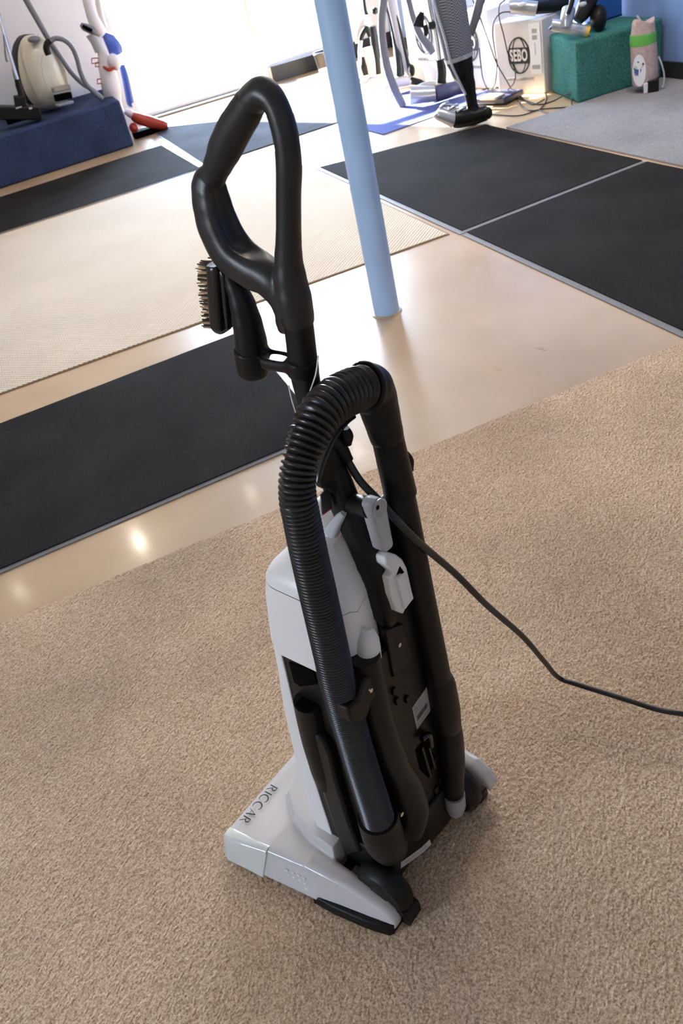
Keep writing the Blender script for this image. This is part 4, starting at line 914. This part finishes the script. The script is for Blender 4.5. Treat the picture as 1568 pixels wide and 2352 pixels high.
# --- hose with its ribs
HP = [(858, 899, 100, -.020), (836, 894, 104, -.020), (814, 901, 108, -.020), (774, 921, 110, -.020), (737, 956, 108, -.020), (711, 1005, 99, -.020), (692, 1057, 88, -.020), (684, 1105, 89, -.020), (685, 1150, 90, -.020), (691, 1182, 90, -.020), (710, 1274, 90, -.020), (734, 1380, 89, -.020), (761, 1500, 86, -.019), (777, 1572, 85, -.017), (804, 1668, 83, -.013), (834, 1770, 80, -.008), (857, 1842, 78, -.004), (872, 1893, 78, -.001)]
P = [V(a, c, v) for a, c, _, v in HP]; R = [rad(p, q[2]) for p, q in zip(P, HP)]
P, R = catmull(P, R, 24)
D_ = [0.0]
for a, c in zip(P, P[1:]): D_.append(D_[-1]+(c-a).length)
def at(s):
    import bisect
    i = min(max(bisect.bisect(D_, s)-1, 0), len(D_)-2); t = (s-D_[i])/max(1e-9, D_[i+1]-D_[i]); return P[i].lerp(P[i+1], t), R[i]+(R[i+1]-R[i])*t
s = .012; hp, hr = [], []
prof = (-1.0, -.35, .75, 1.0, .75, -.35)
while s < D_[-1]-.004:
    f = min(1, max(0, (s-.10)/.20)); pitch = .0084*(1-f)+.0054*f; g_ = min(1, max(0, (s-.3)/.6)); pitch -= .0008*g_; amp = .0029*(1-f)+.0015*f
    for i, q in enumerate(prof):
        p, r = at(min(s+pitch*i/6, D_[-1])); hp.append(p); hr.append(r-amp+amp*q*.9)
    s += pitch
m = MB(); m.sweep(hp, hr, 32, k=1, ref=None); m.build('suction_hose', M['hose'], vac)
# --- elbow cuff and suction wand on the right
el = MB()
P = [V(a, c, v) for a, c, v in ((836, 893, -.020), (850, 895, -.020), (862, 912, -.020), (872, 945, -.020), (883, 985, -.021), (891, 1015, -.022))]
el.sweep(P, [rad(p, q) for p, q in zip(P, (112, 112, 100, 92, 84, 78))], 30)
lipc, lipn = V(838, 894, -.020), (V(812, 900, -.020)-V(850, 894, -.020)).normalized()
la = lipn.orthogonal().normalized(); lb_ = lipn.cross(la); lr_ = rad(lipc, 111)
el.sweep([lipc+(la*math.cos(t)+lb_*math.sin(t))*lr_ for t in [2*math.pi*i/36 for i in range(37)]], .0036, 10, k=1)
el.build('hose_elbow', M['black'], vac, voxel=.003, sm=5)
WP = [(886, 985, 76, -.021), (893, 1020, 75, -.022), (908, 1085, 76, -.023), (920, 1138, 77, -.024)]
P = [V(a, c, v) for a, c, _, v in WP]; wd_ = MB().sweep(P, [rad(p, q[2]) for p, q in zip(P, WP)], 28).build('wand_grip', M['black'], vac)
P = [V(934, 1045, -.022), V(940, 1062, -.022), V(944, 1085, -.024)]; MB().sweep(P, [.004, .007, .004], 12).build('release_button', M['black'], wd_)
WP = [(917, 1130, 70, -.024), (938, 1230, 68, -.025), (962, 1350, 66, -.026), (988, 1470, 62, -.022), (1007, 1560, 60, -.018)]
P = [V(a, c, v) for a, c, _, v in WP]; MB().sweep(P, [rad(p, q[2]) for p, q in zip(P, WP)], 28).build('suction_wand', M['black'], vac)
WP = [(1005, 1552, 60, -.018), (1012, 1580, 72, -.016), (1021, 1630, 72, -.013), (1026, 1658, 66, -.012), (1030, 1670, 60, -.010), (1034, 1700, 62, -.008), (1038, 1745, 60, -.004), (1040, 1800, 52, .0), (1042, 1830, 46, .002)]
P = [V(a, c, v) for a, c, _, v in WP]; MB().sweep(P, [rad(p, q[2]) for p, q in zip(P, WP)], 28).build('wand_cuff', M['black'], vac)
P = [V(1043, 1826, -.002), V(1046, 1848, -.001), V(1046, 1864, .002)]; MB().sweep(P, [rad(p, q) for p, q in zip(P, (50, 48, 38))], 26, k=3).build('wand_seat_ring', plain('smoky_clear_plastic', (.34, .34, .36), .2), vac)
# --- hose hook arc below the elbow
hk = MB(); P, R = VW([(810, 960, 14), (790, 976, 15), (766, 1008, 15), (747, 1048, 15), (735, 1085, 14), (730, 1112, 10)], .006); hk.sweep(P, R, 14, flat=1.6, ref=UY); hk.build('hose_hook', M['blackg'], vac)
P = [V(x, y, .012) for x, y in ((800, 975), (806, 1000), (792, 1020), (786, 1040), (800, 1075), (812, 1100), (775, 1140), (742, 1125), (738, 1080), (752, 1040), (772, 1005))]
MB().prism(P, (0, .014, 0)).build('hook_bracket', M['black'], vac, bevel=.003)
P = [V(795, 988, .004), V(799, 1005, .004), V(800, 1025, .006)]; MB().sweep(P, [.005, .008, .005], 12).build('hook_nub', M['black'], vac)
m = MB(); P = [V(x, y, .022) for x, y in ((738, 1140), (758, 1122), (764, 1172), (742, 1188))]; m.prism(P, (0, .002, 0)); it = m.build('instruction_tag', plain('dark_label', (.035, .035, .04), .5), vac, smooth=False)
P = [V(x, y, .0215) for x, y in ((742, 1188), (764, 1172), (764, 1169), (742, 1185))]; MB().prism(P, (0, .002, 0)).build('red_line', M['red'], it, smooth=False)
# --- upper cord peg with swivelling grey hook, lower latch
pg = U(806, 1160, 0); pg2 = V(853, 1171, pg.y-.045)
MB().sweep([pg+Vector((.0, .0, 0)), pg2], [rad(pg, 50), rad(pg, 49)], 26, k=2).build('cord_peg', M['black'], vac)
vy = pg.y-.058
out = [(858, 1186), (856, 1166), (864, 1152), (875, 1147), (884, 1153), (890, 1172), (905, 1252), (902, 1262), (888, 1273), (881, 1268)]
P = [V(x, y, vy) for x, y in out]; ch = MB().prism(P, (0, .020, 0)).build('cord_hook', M['grey'], vac, bevel=.0025)
cc = V(871, 1172, vy); MB().lathe([(.0145, .0), (.0150, -.0022), (.0125, -.0022), (.0115, .0008)], 28, cc, (0, 1, 0), caps=False).build('pivot_rim', M['grey'], ch)
MB().lathe([(.0, -.0006), (.0120, -.0004)], 24, cc, (0, 1, 0), caps=False).build('pivot_dish', plain('shaded_grey_plastic', (.40, .40, .38), .4), ch)
MB().lathe([(.0, -.0016), (.0035, -.0012)], 12, cc+Vector((-.003, 0, .004)), (0, 1, 0), caps=False).build('pivot_hole', M['dark'], ch)
vy = -.040
out = [(896, 1274), (912, 1278), (925, 1288), (935, 1307), (947, 1360), (952, 1378), (931, 1404), (927, 1414), (912, 1408), (900, 1370), (895, 1332), (904, 1318), (887, 1302), (886, 1285)]
P = [V(x, y, vy) for x, y in out]; lt = MB().prism(P, (0, .022, 0)).build('cord_hook', M['whitem'], vac, bevel=.0025)
P = [V(x, y, vy-.007) for x, y in ((914, 1332), (927, 1322), (934, 1334), (946, 1384), (932, 1404), (922, 1360))]; MB().prism(P, (0, .008, 0)).build('slide_button', M['whitem'], lt, bevel=.002)
P = [V(x, y, vy-.0006) for x, y in ((919, 1304), (929, 1318), (909, 1332))]; MB().prism(P, (0, .002, 0)).build('finger_recess', M['dark'], lt, smooth=False)
# --- hose clip
P = [V(x, y, -.050) for x, y in ((800, 1632), (824, 1612), (836, 1572), (846, 1556), (862, 1553), (869, 1590), (853, 1622), (846, 1650), (830, 1664), (808, 1664))]
hc = MB().prism(P, (0, .028, 0)).build('hose_clip', M['black'], vac, bevel=.004)
p = V(851, 1588, -.0515); MB().lathe([(.0, -.002), (.0035, -.0024), (.0042, .001)], 14, p, (0, 1, 0), caps=False).build('screw', M['chrome'], hc)
P = [V(868, 1878, -.001), V(875, 1902, .0)]; MB().sweep(P, [rad(P[0], 94), rad(P[1], 96)], 28, k=3).build('hose_socket', M['black'], vac)
# --- power cord leaving the machine
c1 = U(781, 1030, .012)
cpts = [c1, V(800, 1062, .008), V(828, 1106, -.004), V(866, 1146, -.024), V(890, 1172, -.040), V(915, 1200, -.056), V(948, 1233, -.060), V(985, 1266, -.054)]
W_ = [glob(p) for p in cpts]
e0 = W_[-1]; last = on_z(1568, 1640, .075); last2 = on_z(1640, 1648, .020); last3 = on_z(1900, 1610, .020); kink = on_z(1282, 1556, .095)
def airp(px, py, t):   # point on the hanging run between machine and kink
    base = e0.lerp(kink, t); hn = Vector((kink.y-e0.y, e0.x-kink.x, 0)).normalized(); return on_plane(px, py, base, hn)
W_ += [airp(1050, 1322, .2), airp(1120, 1392, .45), airp(1200, 1462, .7), airp(1250, 1520, .9), kink, on_z(1325, 1572, .088), on_z(1440, 1608, .082), on_z(1510, 1630, .078), last, last2, last3]
cw = thing('electric_cable', 'thick black cord running from the large upright vacuum to the right edge over the carpet', 'cable', (0, 0, 0))
MB().sweep(W_, [.0056]*len(W_), 14, k=8).build('cord_run', M['cord'], cw)
P = [c1+Vector((-.01, .005, .02)), c1, cpts[1]]; MB().sweep(P, [.010, .010, .008], 14, k=4).build('strain_relief', M['black'], vac)

for o_, dz in ((sv, .014), (uv, .014), (u3, .032), (mv, .012), (ph, .008)): o_.location.z += dz      # bring soles to rest on what carries them
